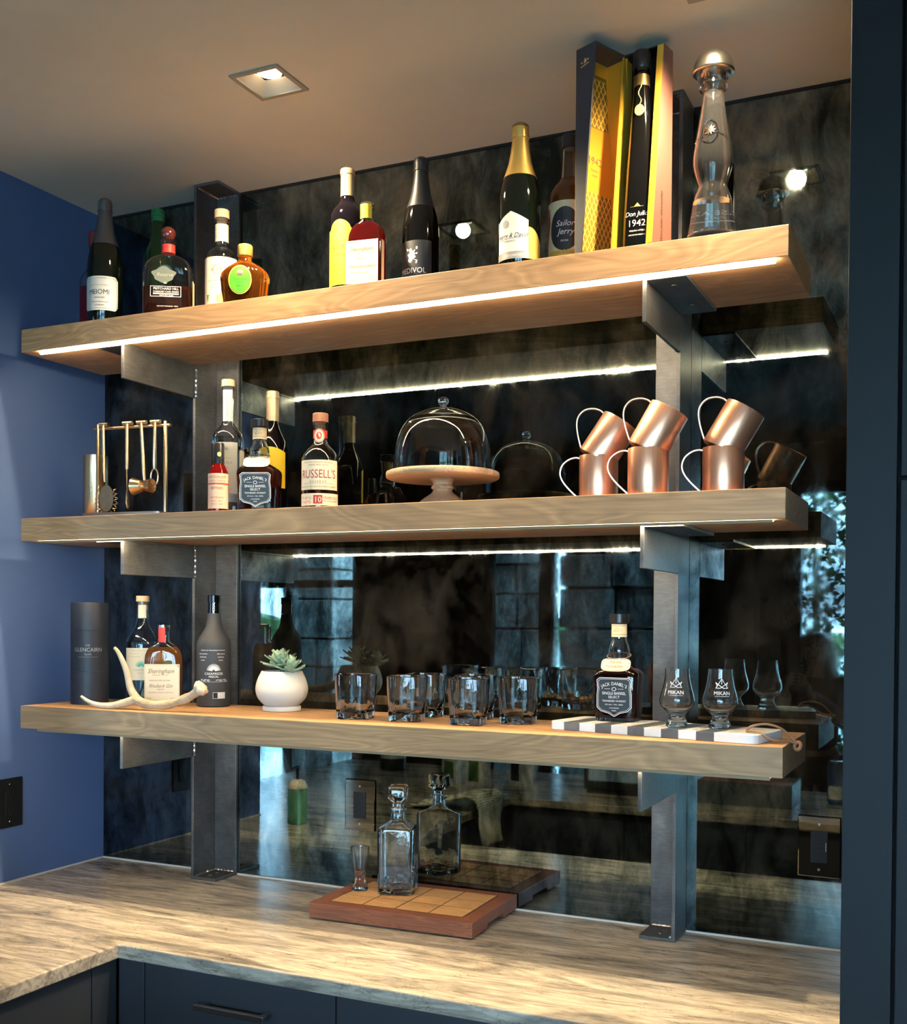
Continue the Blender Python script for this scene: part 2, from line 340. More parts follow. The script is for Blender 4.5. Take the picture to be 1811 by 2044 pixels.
def lettering(mp, lines, mat, parent, e=.0008, flip=False, name='lettering'):
    b = MB()
    for ln in lines:
        s, size, u, v = ln[:4]; sh = ln[4] if len(ln) > 4 else 0.; wx = ln[5] if len(ln) > 5 else 1.
        if s.startswith('#'):      # rule: '#w,h'
            w_, h_ = map(float, s[1:].split(',')); k = max(1, int(w_/.006))
            pts = [(u-w_/2+w_*i/k, v+dv) for i in range(k+1) for dv in (0, h_)]
            b.add([mp(x, y, e) for x, y in pts], [(2*i, 2*i+2, 2*i+3, 2*i+1) for i in range(k)]); continue
        vs_, fs = glyphs(s, sh); sg = -1 if flip else 1
        b.add([mp(u+sg*x*size*wx, v+y*size, e) for x, y, z in vs_], fs)
    return b.obj(name, mat, parent)
def poly_mark(mp, polys, mat, parent, name='emblem', e=.0008):
    b = MB()
    for p in polys:
        us = [q[0] for q in p]
        if max(us)-min(us) > .012 and (len(p) >= 18 or len(p) == 4):      # wide marks follow the curve
            q = []
            for i, a in enumerate(p):
                c = p[(i+1) % len(p)]; k = max(1, int(math.hypot(c[0]-a[0], c[1]-a[1])/.004)); q += [(a[0]+(c[0]-a[0])*j/k, a[1]+(c[1]-a[1])*j/k) for j in range(k)]
            n = len(q); c = (sum(x for x, _ in q)/n, sum(y for _, y in q)/n); K = 6
            b.add([mp(*c, e)]+[mp(c[0]+(x-c[0])*r/K, c[1]+(y-c[1])*r/K, e) for r in range(1, K+1) for x, y in q], [(0, i+1, (i+1) % n+1) for i in range(n)]+[(r*n+i+1, (r+1)*n+i+1, (r+1)*n+(i+1) % n+1, r*n+(i+1) % n+1) for r in range(K-1) for i in range(n)])
        else: b.add([mp(u, v, e) for u, v in p], [tuple(range(len(p)))])
    return b.obj(name, mat, parent)
def disc(u, v, ru, rv, n=20): return [(u+ru*cos(2*pi*i/n), v+rv*sin(2*pi*i/n)) for i in range(n)]
def segs(L, w_=.0007):
    out = []
    for a, c in L:
        a, c = Vector(a), Vector(c); d = (c-a).normalized(); q = Vector((-d.y, d.x))*w_; out.append([tuple(a-q), tuple(c-q), tuple(c+q), tuple(a+q)])
    return out
def scribble(u0, u1, v, h, k):      # an illegible handwritten signature
    P = [(u0+(u1-u0)*i/40+.0012*sin(i*1.9+k), v+h*(.55*sin(i*1.15+k)*(.5+.5*sin(i*.37+k))+.15*sin(i*.3))) for i in range(41)]
    return segs(list(zip(P, P[1:])), .00028)
def rays(u, v, r0_, r1, n, a0=0., a1=2*pi, w_=.0006):
    out = []
    for i in range(n):
        a = a0+(a1-a0)*i/(n-1 if a1-a0 < 6 else n); c, s_ = cos(a), sin(a)
        out.append([(u+c*r0_-s_*w_, v+s_*r0_+c*w_), (u+c*r0_+s_*w_, v+s_*r0_-c*w_), (u+c*r1+s_*w_*.4, v+s_*r1-c*w_*.4), (u+c*r1-s_*w_*.4, v+s_*r1+c*w_*.4)])
    return out
def outline(pts, w_=.0007):
    out = []; n = len(pts)
    for i in range(n):
        a, b_ = Vector(pts[i]), Vector(pts[(i+1) % n]); d = (b_-a).normalized(); p = Vector((-d.y, d.x))*w_
        out.append([tuple(a-p), tuple(b_-p), tuple(b_+p), tuple(a+p)])
    return out
# ============================================================ the room
CEIL = 2.743; CT = .914
struct(MB().box(-5, 4.5, .008, .15, 0, 2.95).obj('wall_back', 'dark_room_paint'))
struct(MB().box(-.12, 0, -.776, .008, 0, CEIL).obj('wall_left', 'haze_blue_wall_paint'))
struct(MB().box(-5.2, -5, -5.1, .15, 0, 2.95).obj('wall_far_left', 'dark_room_paint'))
struct(MB().box(4.5, 4.7, -5.1, .15, 0, 2.95).obj('wall_right', 'dark_room_paint'))
struct(MB().box(-5.2, 4.7, -5.1, .15, -.2, 0).obj('floor', 'floor_oak'))
LIGHTS = [(.9005, -.4905), (1.8405, -.4905)]; HH = .054
cb = MB(); xs = [-5.2]+[v for lx, ly in LIGHTS for v in (lx-HH, lx+HH)]+[4.7]
cb.box(-5.2, 4.7, -2.5, LIGHTS[0][1]-HH, CEIL, 2.95); cb.box(-5.2, 4.7, LIGHTS[0][1]+HH, .15, CEIL, 2.95)
for i in range(0, len(xs), 2): cb.box(xs[i], xs[i+1], LIGHTS[0][1]-HH, LIGHTS[0][1]+HH, CEIL, 2.95)
struct(cb.obj('ceiling', 'ceiling_paint')); struct(MB().box(-5.2, 4.7, -5.1, -2.5, CEIL, 2.95).obj('ceiling_rear', 'dark_room_paint'))
struct(MB().box(0.002, 2.084, -.004, 0, CT, CT+.004).obj('trim_1', 'caulk'))
struct(MB().box(0, .004, -.776, 0, CT, CT+.004).obj('trim_2', 'caulk'))
struct(MB().box(.002, 2.10, -.0035, .006, 2.7375, CEIL).obj('trim_3', 'black_gap'))

mir = MB().box(.002, 2.10, 0, .007, CT+.001, 2.7375).obj('antique_mirror', 'antique_mirror')
tag(mir, 'dark smoky antique mirror splashback covering the wall behind the shelves', 'mirror')

# recessed downlights
def downlight(x, y, label):
    t = thing('downlight', label, 'light', (x, y, CEIL), 0, 'downlights in the ceiling')
    f = MB(); o, i_ = .0605, HH-.004
    for a in ((-o, o, -o, -i_), (-o, o, i_, o), (-o, -i_, -i_, i_), (i_, o, -i_, i_)): f.box(*a, -.004, 0)
    f.obj('trim_frame', 'trim_taupe', t)
    sq = lambda h, z: [(-h, -h, z), (h, -h, z), (h, h, z), (-h, h, z)]
    b = MB(); b.rings([sq(i_, -.001), sq(.031, .022), sq(.036, .022), sq(HH-.0005, .0)], False, False, True); b.obj('reflector', 'reflector_cream', t)
    MB().rings([ring(.0265, .0265, .019, 2, 32), ring(.0265, .0265, .028, 2, 32)]).obj('lens', 'lens', t)
    MB().box(-.04, .04, -.04, .04, .029, .1).obj('housing', 'black_gap', t)
    l = bpy.data.lights.new('downlight_lamp', 'SPOT'); l.energy = SPOT_W; l.color = (1, .79, .50); l.spot_size = rad(150); l.spot_blend = .85; l.shadow_soft_size = .022
    lo = link('downlight_lamp', l, t); lo.location = (0, 0, -.006)
downlight(*LIGHTS[0], 'square recessed downlight, whole trim in view over the middle of the shelves')
downlight(*LIGHTS[1], 'square recessed downlight mostly cut off by the picture top, above the silver-topped bottle')

# rear glazing, patio, lake
struct(MB().box(-5, 4.5, -5.1, -4.96, 2.5, CEIL).box(-5, -3.75, -5.1, -4.96, 0, 2.5).obj('wall_rear', 'dark_room_paint'))
struct(MB().box(-2.02, -1.0, -5.1, -4.96, 0, 2.5).obj('wall_rear_dark', 'frame_black'))
struct(MB().box(.42, 1.16, -5.1, -4.96, 0, 2.5).obj('wall_rear_panel', 'frame_black'))
for i in range(4): struct(MB().box(.46+.17*i, .61+.17*i, -4.96, -4.945, .1, 2.4).obj('trim_%d' % (4+i), 'frame_black', bevel=.01))
def window(n, x0, x1, ups, bars):
    o = struct(link('window_%d' % n, None)); o.location = ((x0+x1)/2, -5.0, 0); ox = (x0+x1)/2
    f = MB()
    for a in ((x0, x1, .0, .08), (x0, x1, 2.42, 2.5)): f.box(a[0]-ox, a[1]-ox, -.05, .03, a[2], a[3])
    f.box(x0-ox, x0+.07-ox, -.05, .03, .08, 2.42); f.box(x1-.07-ox, x1-ox, -.05, .03, .08, 2.42); f.obj('window_frame', 'frame_black', o)
    for u in ups: MB().box(u-.045-ox, u+.045-ox, -.045, .028, .08, 2.42).obj('mullion', 'frame_black', o)
    for z in bars: MB().box(x0+.07-ox, x1-.07-ox, -.04, .025, z-.03, z+.03).obj('transom', 'frame_black', o)
    MB().box(x0+.06-ox, x1-.06-ox, -.014, -.008, .07, 2.43).obj('pane', 'window_glass', o)
window(1, -3.75, -2.02, [-2.68], [1.86]); window(2, -1.0, .42, [-.52], []); window(3, 1.16, 4.5, [2.3, 3.4], [])
struct(MB().box(-14, 14, -9, -5.1, -.3, -.06).obj('patio_ground', 'field_stone'))
struct(MB().box(-120, 120, -160, -9, -1.6, -1.4).obj('lake', 'lake_water'))
hb = MB(); pts = [(-120, -1.4)]+[(x, .6+1.0*sin(x*.13)+.8*sin(x*.41+1)) for x in range(-120, 121, 6)]+[(120, -1.4)]
hb.prism(pts, -128, -124, 'y'); struct(hb.obj('far_shore_hills', 'foliage'))
# joined stones piers under the patio roof
UN = MB().box(-.5, .5, -.5, .5, -.5, .5).mesh('stone_block'); UN.materials.append(MATS['field_stone'])
def pier(name, x0, x1, y0, y1, z1, rows, wid, UN=UN):
    o = struct(link(name, None)); o.location = ((x0+x1)/2, (y0+y1)/2, 0); ox, oy = o.location.x, o.location.y
    MB().box(x0+.03-ox, x1-.03-ox, y0-oy, y1-.05-oy, 0, z1).obj('mortar_core', 'dark_room_paint', o)
    z = 0.
    while z < z1-.1:
        h = random.uniform(.2, .36); h = min(h, z1-z); x = x0
        while x < x1-.05:
            ww = random.uniform(.7, 1.35)*wid; ww = x1-x if x+ww > x1-.12 else ww
            s = link('stone', UN, o); d = random.uniform(.055, .085)
            s.scale = (ww-.018, d+(y1-.05-y0)*.98, h-.018); s.location = (x+ww/2-ox, (y0+y1-.05)/2+d/2-oy, z+h/2); s.rotation_euler = (0, random.uniform(-.02, .02), 0)
            md = s.modifiers.new('bevel', 'BEVEL'); md.width = .02; md.segments = 1
            x += ww
        z += h
pier('stone_pillar', -2.98, -2.52, -5.85, -5.42, 3.2, 9, .26); pier('stone_pillar', -1.14, -.72, -5.85, -5.42, 3.2, 9, .24); DK = UN.copy(); DK.materials.clear(); DK.materials.append(MATS['dimmed_stone']); pier('stone_pillar', -.60, .16, -5.95, -5.5, 3.2, 9, .34, DK)

# countertop: one continuous slab, back run, wing and peninsula
poly = [(0, 0), (0, -.776), (-.5, -.776), (-.5, -2.25), (2.0, -2.25), (2.0, -1.54), (.634, -1.54), (.634, -.642), (2.084, -.642), (2.084, 0)]
ctp = MB().prism(list(reversed(poly)), CT-.03, CT).obj('countertop', 'striped_stone', bevel=.003)
tag(ctp, 'stone countertop with brown and cream streaks running along its length', 'countertop')

def front(parent, name, x0, x1, z0, z1, plane, d, mat='charcoal_lacquer', handle=None):
    # plane 'y': faces -y at depth d; 'x': faces +x at d
    b = MB()
    if plane == 'y': b.box(x0, x1, d, d+.02, z0, z1)
    elif plane == 'Y': b.box(x0, x1, d-.02, d, z0, z1)
    else: b.box(d-.02, d, x0, x1, z0, z1)
    o = b.obj(name, mat, parent, bevel=.0015)
    if handle:
        hx0, hx1, hz = handle; h = MB().box(hx0, hx1, d-.036, d-.024, hz-.006, hz+.006)
        h.box(hx0+.004, hx0+.016, d-.026, d+.001, hz-.005, hz+.005); h.box(hx1-.016, hx1-.004, d-.026, d+.001, hz-.005, hz+.005); h.obj('handle', 'handle_steel', o, bevel=.001)
    return o
t = thing('base_cabinet', 'charcoal base cabinet with slab drawers and bar handles under the back run', 'cabinet')
MB().box(.62, 2.08, -.60, -.02, .1, CT-.031).obj('carcass', 'black_gap', t); MB().box(.64, 2.08, -.54, -.03, 0, .1).obj('toe_kick', 'charcoal_lacquer', t)
front(t, 'filler_panel', .6165, .6845, .105, CT-.036, 'y', -.622)
for z0, z1 in ((.70, CT-.036), (.405, .696), (.105, .401)):
    front(t, 'drawer', .688, 1.155, z0, z1, 'y', -.622, handle=(.842, 1.012, (z0+z1)/2+.028))
    front(t, 'drawer', 1.159, 2.078, z0, z1, 'y', -.622, handle=(1.5, 1.74, (z0+z1)/2+.02))
t = thing('base_cabinet', 'charcoal base cabinet with plain slab doors under the wing by the left wall', 'cabinet')
MB().box(.02, .592, -1.5, -.03, .1, CT-.031).obj('carcass', 'black_gap', t); MB().box(.03, .55, -1.5, -.03, 0, .1).obj('toe_kick', 'charcoal_lacquer', t)
front(t, 'filler_panel', -.697, -.6255, .105, CT-.036, 'x', .614); front(t, 'door', -1.12, -.701, .105, CT-.036, 'x', .614); front(t, 'door', -1.54, -1.124, .105, CT-.036, 'x', .614)
t = thing('base_cabinet', 'charcoal base cabinet under the peninsula, seen in the mirror', 'cabinet')
MB().box(.0, 1.98, -2.2, -1.58, .1, CT-.031).obj('carcass', 'black_gap', t); MB().box(.02, 1.96, -2.15, -1.64, 0, .1).obj('toe_kick', 'charcoal_lacquer', t)
for i in range(3): front(t, 'door', .64+.447*i, 1.083+.447*i, .105, CT-.036, 'Y', -1.558)
# tall cabinet at the picture's right edge
t = thing('tall_cabinet', 'tall navy cabinet standing right of the shelves up to the ceiling', 'cabinet', (2.084, -.62, 0))
MB().box(.001, .92, .021, .615, .1, CEIL-.002).obj('carcass', 'black_gap', t)
MB().box(0, .0745, 0, .614, 0, CEIL-.001).obj('end_panel', 'navy_lacquer', t, bevel=.001)
MB().box(.080, .50, -.002, .02, 1.8365, CEIL-.02).obj('upper_door', 'navy_lacquer', t, bevel=.0015); MB().box(.080, .50, -.002, .02, .1, 1.8305).obj('lower_door', 'navy_lacquer', t, bevel=.0015)
MB().box(.506, .92, -.002, .02, 1.8365, CEIL-.02).obj('upper_door', 'navy_lacquer', t, bevel=.0015); MB().box(.506, .92, -.002, .02, .1, 1.8305).obj('lower_door', 'navy_lacquer', t, bevel=.0015)

# ------------------------------------------------------------ steel posts with welded brackets, shelves
Z1, Z2, Z3 = 2.3255, 1.8523, 1.3815; TH = .0570
def post(sx, x, label):
    t = thing('steel_post', label, 'post', (x, 0, CT), 0, 'steel posts carrying the shelves')
    X = lambda a, b_: (min(sx*a, sx*b_), max(sx*a, sx*b_))
    H = CEIL-CT
    MB().box(*X(0, .008), -.1, -.001, .008, H-.008).obj('flange', 'raw_steel', t, bevel=.001)
    MB().box(*X(.008, .078), -.010, -.001, .008, H-.008).obj('web', 'raw_steel', t, bevel=.001)
    bp = MB().box(*X(-.001, .079), -.1, -.001, 0, .008).obj('base_plate', 'raw_steel', t, bevel=.0015)
    MB().box(*X(-.001, .079), -.1, -.001, H-.008, H-.0005).obj('cap_plate', 'raw_steel', t, bevel=.0015)
    for yy in (-.07, -.04):
        MB().rings([ring(.005, .005, .008, 2, 12, sx*.04, yy), ring(.005, .005, .0105, 2, 12, sx*.04, yy)]).obj('screw', 'trim_bronze', bp)
    for z in (.0095, H-.0095):
        wb = MB(); pts = [(sx*(.011+.002*sin(i*2.1)), -.096+.0022*i*2, z) for i in range(20)]+[(sx*(.013+.003*i), -.0125, z) for i in range(21)]
        wb.tube(pts, [.0028+.0011*sin(i*1.7) for i in range(len(pts))], 6); wb.obj('weld_bead', 'handle_steel', t, True)
    for zs in (Z1, Z2, Z3):
        zb = zs-TH-CT
        a = MB().prism([(-.372, zb-.0855), (-.1005, zb-.0855), (-.1005, zb-.0065), (-.372, zb-.0065)], *X(0, .008), axis='x')
        pl = a.obj('bracket', 'raw_steel', t, bevel=.001)
        MB().box(*X(-.076, .008), -.372, -.1005, zb-.0065, zb-.0004).obj('bracket_flange', 'raw_steel', pl, bevel=.0008)
        pts = [(sx*(.010), -.1, zb-.083+.0038*i) for i in range(20)]
        MB().tube(pts, [.0032+.0012*sin(i*2.3) for i in range(20)], 6).obj('weld_bead', 'handle_steel', pl, True)
        for yy in (-.32, -.17):
            MB().rings([ring(.0045, .0045, zb-.0086, 2, 12, sx*-.04, yy), ring(.0055, .0055, zb-.0066, 2, 12, sx*-.04, yy)]).obj('screw', 'trim_bronze', pl)
post(1, .394, 'dark raw steel post with three welded brackets behind the bottles left of centre')
post(-1, 1.690, 'dark raw steel post with three welded brackets behind the copper mugs')
def shelf(z, label):
    s = MB().box(-.93375, .93375, -.1475, .1435, -TH, 0).obj('floating_shelf', 'oak', None, bevel=.0012, loc=(1.02325, -.2452, z))
    tag(s, label, 'shelf', 'floating oak shelves')
    if z == Z1:       # open tape with a round diffuser along the front edge
        MB().prism([(-.1425+.0055-.0055*cos(q), -TH-.0004-.0075*sin(q)) for q in [pi*i/8 for i in range(9)]], -.878, .909, axis='x').obj('light_strip', 'led_tape_bright', s)
    else:             # tape tucked behind a thin lip
        MB().prism([(-.1435, -TH-.0050), (-.1230, -TH-.0016), (-.1230, -TH-.0002), (-.1435, -TH-.0002)], -.878, .909, axis='x').obj('light_strip', 'led_tape' if z == Z2 else 'led_tape_dim', s)
        MB().box(-.880, .911, -.1444, -.1436, -TH-.0056, -TH-.0002).obj('strip_housing', 'strip_lip', s)
    return s
shelf(Z1, 'thick oak shelf, the topmost, holding wine and spirit bottles near the ceiling')
shelf(Z2, 'thick oak shelf in the middle, holding copper mugs and the glass cake dome')
shelf(Z3, 'thick oak shelf, the lowest, holding tumblers and the potted succulent')

# outlets
def outlet(x, y, z, rz, w_, h_, label, mat, gfci=False):
    t = thing('wall_outlet', label, 'outlet', (x, y, z), rz, 'power outlets on the walls')
    MB().box(-w_/2, w_/2, -.005, 0, -h_/2, h_/2).obj('cover_plate', mat, t, bevel=.0025)
    d = MB().box(-.0175, .0175, -.0075, -.004, -.034, .034).obj('receptacle', 'outlet_black', t, bevel=.001)
    for zz in (-.02, .02):
        for xx in (-.006, .006): MB().box(xx-.001, xx+.001, -.0078, -.0074, zz-.004+.004, zz+.009).obj('slot', 'black_gap', d)
        MB().rings([ring(.0025, .0025, 0, 2, 10), ring(.0025, .0025, .0004, 2, 10)]).obj('slot', 'black_gap', d, loc=None).matrix_local = Matrix.Translation((0, -.0074, zz-.006)) @ Matrix.Rotation(pi/2, 4, 'X')
    if gfci:
        for zz in (-.005, .005): MB().box(-.007, .007, -.0086, -.0073, zz-.003, zz+.003).obj('button', 'outlet_black', d, bevel=.0005)
        MB().box(.0135, .0145, -.0079, -.0074, -.008, .01).obj('indicator', 'etched_white', d)
    for zz in (-.048, .048):
        MB().rings([ring(.0035, .0035, 0, 2, 14), ring(.0028, .0028, .0012, 2, 14)]).obj('screw', 'chrome', t).matrix_local = Matrix.Translation((0, -.0048, zz)) @ Matrix.Rotation(pi/2, 4, 'X')
outlet(.8525, -.0003, 1.132, 0, .088, .13, 'mirrored outlet plate left of the square decanter', 'mirror_plate')
outlet(1.974, -.0003, 1.131, 0, .088, .13, 'mirrored outlet plate low on the right beside the tall cabinet', 'mirror_plate', True)
outlet(.0003, -.346, 1.122, pi/2, .086, .128, 'black outlet plate on the left wall', 'outlet_black')
# ============================================================ bottles on the top shelf
D = radians = rad
def champ(R, h, foil_from=.190):
    kr, kz = R/.044, h/.30
    body = P2([(z*kz, r*kr) for z, r in [(0, .036), (.002, .042), (.008, .044), (.125, .044), (.145, .0432), (.165, .040), (.182, .0355), (.2, .029), (.218, .0235), (.24, .0195), (.262, .0168), (.275, .0155), (.29, .015)]])
    f = [(foil_from, at_z(body, foil_from*kz)[1]/kr)]+[(z, r) for z, r in [(.2, .029), (.218, .0235), (.24, .0195), (.258, .0172), (.268, .0162), (.2685, .0178), (.2725, .0180), (.273, .0166), (.28, .0171), (.288, .0172), (.295, .0155), (.299, .010), (.3, .003)] if z > foil_from]
    foil = P2([(z*kz, (r+.0007)*kr) for z, r in f]); return body, foil
def sparkling(label, loc, rz, R, h, glass_m, foil_m, foil_from=.190, band=None):
    t = thing('champagne_bottle', label, 'bottle', loc, rz)
    body, foil = champ(R, h, foil_from); solid(body, 'bottle_body', glass_m, t); fo = solid(foil, 'foil_capsule', foil_m, t)
    if band: solid(P2([(.2683*h/.3, .0183*R/.044), (.2727*h/.3, .0185*R/.044)]), 'foil_band', band, fo)
    return t

# 1 sparkling wine with octagonal grey label
t = sparkling('sparkling wine bottle with grey foil and grey cut-corner label nearest the left wall', (.308, -.335, Z1), rad(25), .0425, .313, 'champagne_glass', 'foil_grey', .188, 'pewter')
cm = cylmap(.0425); cut = lambda z0, z1: (lambda q: z1-max(0, (abs(q-.5)-.42))*.12)
l = patch(cm, -.047, .047, .03, .112, 'label', 'paper_grey', t, 30, top=lambda q: .112-max(0, abs(q-.5)-.42)*.12, bot=lambda q: .029+max(0, abs(q-.5)-.42)*.12)
poly_mark(cm, outline([(-.042, .034), (.039, .034), (.0435, .039), (.0435, .102), (.039, .107), (-.042, .107)], .0004), 'ink_grey', l, 'border')
lettering(cm, [('MEIOMI', .0165, -.002, .068, 0, .95), ('#.05,.0005', 0, 0, .09), ('SPARKLING', .005, 0, .058), ('Méthode Champenoise', .0045, 0, .048, .2), ('CALIFORNIA', .004, 0, .04)], 'ink_black', l)
# 2 bottle behind it
t = thing('liqueur_bottle', 'pale red liqueur bottle with dark red cap, half hidden behind the leftmost sparkling wine', 'bottle', (.163, -.215, Z1), rad(30))
pf = P2([(0, .034), (.004, .038), (.15, .038), (.17, .034), (.19, .02), (.205, .0135), (.262, .0135)])
shell(pf, 'bottle_body', 'clear_glass', t); liquid(pf, .14, 'red_liqueur', t); solid(P2([(.25, .0155), (.285, .0155), (.288, .014)]), 'cap', 'cap_red', t)
# 3 broad round-shouldered bourbon with ball stopper
t = thing('bourbon_bottle', 'broad clear bourbon bottle with dark round ball stopper and red neck band', 'bottle', (.497, -.325, Z1), rad(31))
pf = [(0, .054, .024, 4), (.003, .058, .028, 4), (.01, .059, .029, 4), (.108, .0595, .029, 4), (.125, .056, .027, 3.4), (.137, .048, .024, 3), (.146, .036, .02, 2.4), (.151, .022, .017, 2), (.155, .0155, .0155, 2), (.18, .0155, .0155, 2), (.181, .019, .019, 2), (.187, .019, .019, 2)]
shell(pf, 'bottle_body', 'clear_glass', t); liquid(pf, .073, 'bourbon_liquid', t)
solid(P2([(.156, .0162), (.176, .0162)]), 'neck_band', 'sticker_red', t)
b = MB(); b.ball((0, 0, .2035), .0178, .0178, .0178, 24, 14); b.obj('ball_stopper', 'ball_stopper', t, True)
fm = flatmap(.0292)
poly_mark(fm, outline([(-.037, .046), (.034, .046), (.034, .07), (-.037, .07)], .0005)+rays(-.003, .076, .001, .006, 3, .6, 2.5), 'ink_white', t, 'printed_border')
lettering(fm, [('PRITCHARD HILL', .0078, -.001, .062), ('CABERNET CASK FINISH', .0055, -.001, .0555), ('#.06,.0028', 0, -.001, .051), ('DISTILLER\'S SERIES', .004, 0, .047), ('KENTUCKY BOURBON · 750ML', .0036, .003, .022)], 'ink_white', t)
sp = [(-.03+.004*cos(a)*(1+.4*sin(5*a)), .098+.02*sin(a)*(1+.3*cos(3*a))) for a in [2*pi*i/24 for i in range(24)]]
poly_mark(fm, [[( -.006+.027*cos(a)*(1+.13*sin(5*a)), .098+.018*sin(a)*(1+.12*cos(4*a))) for a in [2*pi*i/40 for i in range(40)]]], 'etched_dim', t, 'etched_patch')
lettering(fm, [('Reserve', .012, -.004, .094, .35)], 'ink_grey', t, .0012)
patch(lambda u, v, e=0: (.0595+e, u, v), -.016, .016, .008, .09, 'side_label', 'paper_tan', t, 1)
# 4 green bottle behind it
t = thing('green_bottle', 'green glass bottle with ribbed green cap behind the ball-stoppered bourbon', 'bottle', (.372, -.215, Z1), rad(30))
pf = P2([(0, .033), (.004, .037), (.17, .037), (.2, .034), (.225, .023), (.245, .0155), (.29, .0145), (.30, .0145)])
shell(pf, 'bottle_body', 'green_glass', t); solid(P2([(.285, .016), (.297, .016), (.298, .0168), (.302, .0168), (.303, .016), (.313, .016), (.316, .014)]), 'cap', 'cap_green', t)
# 5 infused tequila with cream label
t = thing('tequila_bottle', 'clear tequila bottle with wooden stopper and big cream label showing green peppers', 'bottle', (.613, -.27, Z1), rad(28)); t.scale = (1, 1, 1.125)
pf = P2([(0, .035), (.003, .0385), (.12, .039), (.131, .038), (.14, .034), (.147, .026), (.152, .0175), (.158, .0155), (.207, .0152), (.208, .0175), (.214, .0175)])
shell(pf, 'bottle_body', 'clear_glass', t); liquid(pf, .128, 'tequila_liquid', t); solid(P2([(.2, .012), (.2135, .012), (.214, .0178), (.231, .0178), (.232, .017)]), 'stopper', 'pale_wood_cap', t)
cm = cylmap(.0392); l = patch(cm, -.050, .050, .005, .124, 'label', 'paper_cream', t, 30)
nl = patch(cylmap(.0157), -.044, .044, .163, .2, 'neck_label', 'paper_cream', t, 24); lettering(cylmap(.0157), [('#.08,.0006', 0, 0, .175), ('#.08,.0006', 0, 0, .172), ('#.08,.0006', 0, 0, .188), ('TEQUILA', .005, 0, .179)], 'ink_grey', nl)
poly_mark(cm, rays(-.005, .097, .008, .0145, 26), 'ink_brown', l, 'sunburst')
lettering(cm, [('21 SEEDS', .0075, -.005, .0945), ('CUCUMBER JALAPEÑO', .0045, -.006, .072), ('INFUSED', .0035, -.006, .065), ('BLANCO TEQUILA', .0035, -.006, .058)], 'ink_brown', l)
pep = [(-.034, .045), (-.031, .032), (-.022, .021), (-.008, .012), (.004, .012), (.006, .017), (-.006, .024), (-.016, .036), (-.022, .043), (-.029, .045)]
poly_mark(cm, [pep, disc(-.03, .014, .006, .006)], 'leaf_green', l, 'pepper_print'); poly_mark(cm, [disc(.004, .035, .012, .011)], 'lime_yellow', l, 'lime_print', .0006)
# 6 squat fluted whisky
t = thing('whisky_bottle', 'small squat amber whisky bottle with fluted sides, gold cap and green oval label', 'bottle', (.737, -.347, Z1), rad(27))
pr = [(0, .044, .026, 2.5), (.003, .049, .03, 2.5), (.03, .0525, .033, 2.5), (.062, .0555, .0345, 2.5), (.072, .053, .033, 2.4), (.083, .043, .029, 2.2), (.092, .030, .024, 2), (.098, .019, .018, 2), (.103, .0155, .0155, 2), (.118, .0150, .0150, 2)]
R = []
for z, rx, ry, n in pr:
    q = ring(rx, ry, z, n, 120); am = .028 if .002 < z < .085 else 0
    R.append([(x*(1+am*(abs(sin(i*pi*24/120))-.5)), y*(1+am*(abs(sin(i*pi*24/120))-.5)), zz) for i, (x, y, zz) in enumerate(q)])
MB().rings(R).obj('bottle_body', 'amber_whisky', t, True)
solid(P2([(.112, .0165), (.114, .0175), (.135, .0172), (.138, .015)]), 'cap', 'cap_gold', t)
fm = lambda u, v, e=0.: (u, -(.0346*(1-(abs(u)/.0555)**2.5)**(1/2.5))*(1-max(0, (.055-v))*1.3*.4-max(0, v-.064)*6.)-e-.001, v)
ov = lambda s: [(-.006+.0265*s*cos(a), .049+.0325*s*sin(a)*(1.06 if sin(a) > 0 else 1)) for a in [2*pi*i/36 for i in range(36)]]
def fan(mp, pts, name, mat, parent, e): c = (sum(p[0] for p in pts)/len(pts), sum(p[1] for p in pts)/len(pts)); return MB().add([mp(*c, e)]+[mp(*[c[k]+(p[k]-c[k])*.5 for k in (0, 1)], e) for p in pts]+[mp(*p, e) for p in pts], [(0, i+1, (i+1) % len(pts)+1) for i in range(len(pts))]+[(i+1, i+1+len(pts), (i+1) % len(pts)+1+len(pts), (i+1) % len(pts)+1) for i in range(len(pts))]).obj(name, mat, parent, True)
l = fan(fm, ov(1.), 'label', 'paper_gold', t, .0012); fan(fm, ov(.92), 'green_field', 'paper_green', l, .0018)
lettering(fm, [('Crown Royal', .0062, -.006, .05, .25), ('REGAL', .005, -.006, .042), ('APPLE', .006, -.006, .034), ('WHISKY', .0038, -.006, .026)], 'ink_dark_green', l, .0026); poly_mark(fm, [disc(-.006, .066, .007, .006), [(-.015, .06), (-.006, .064), (.003, .06), (-.006, .061)]], 'rose_print', l, 'crown_print', .0026)
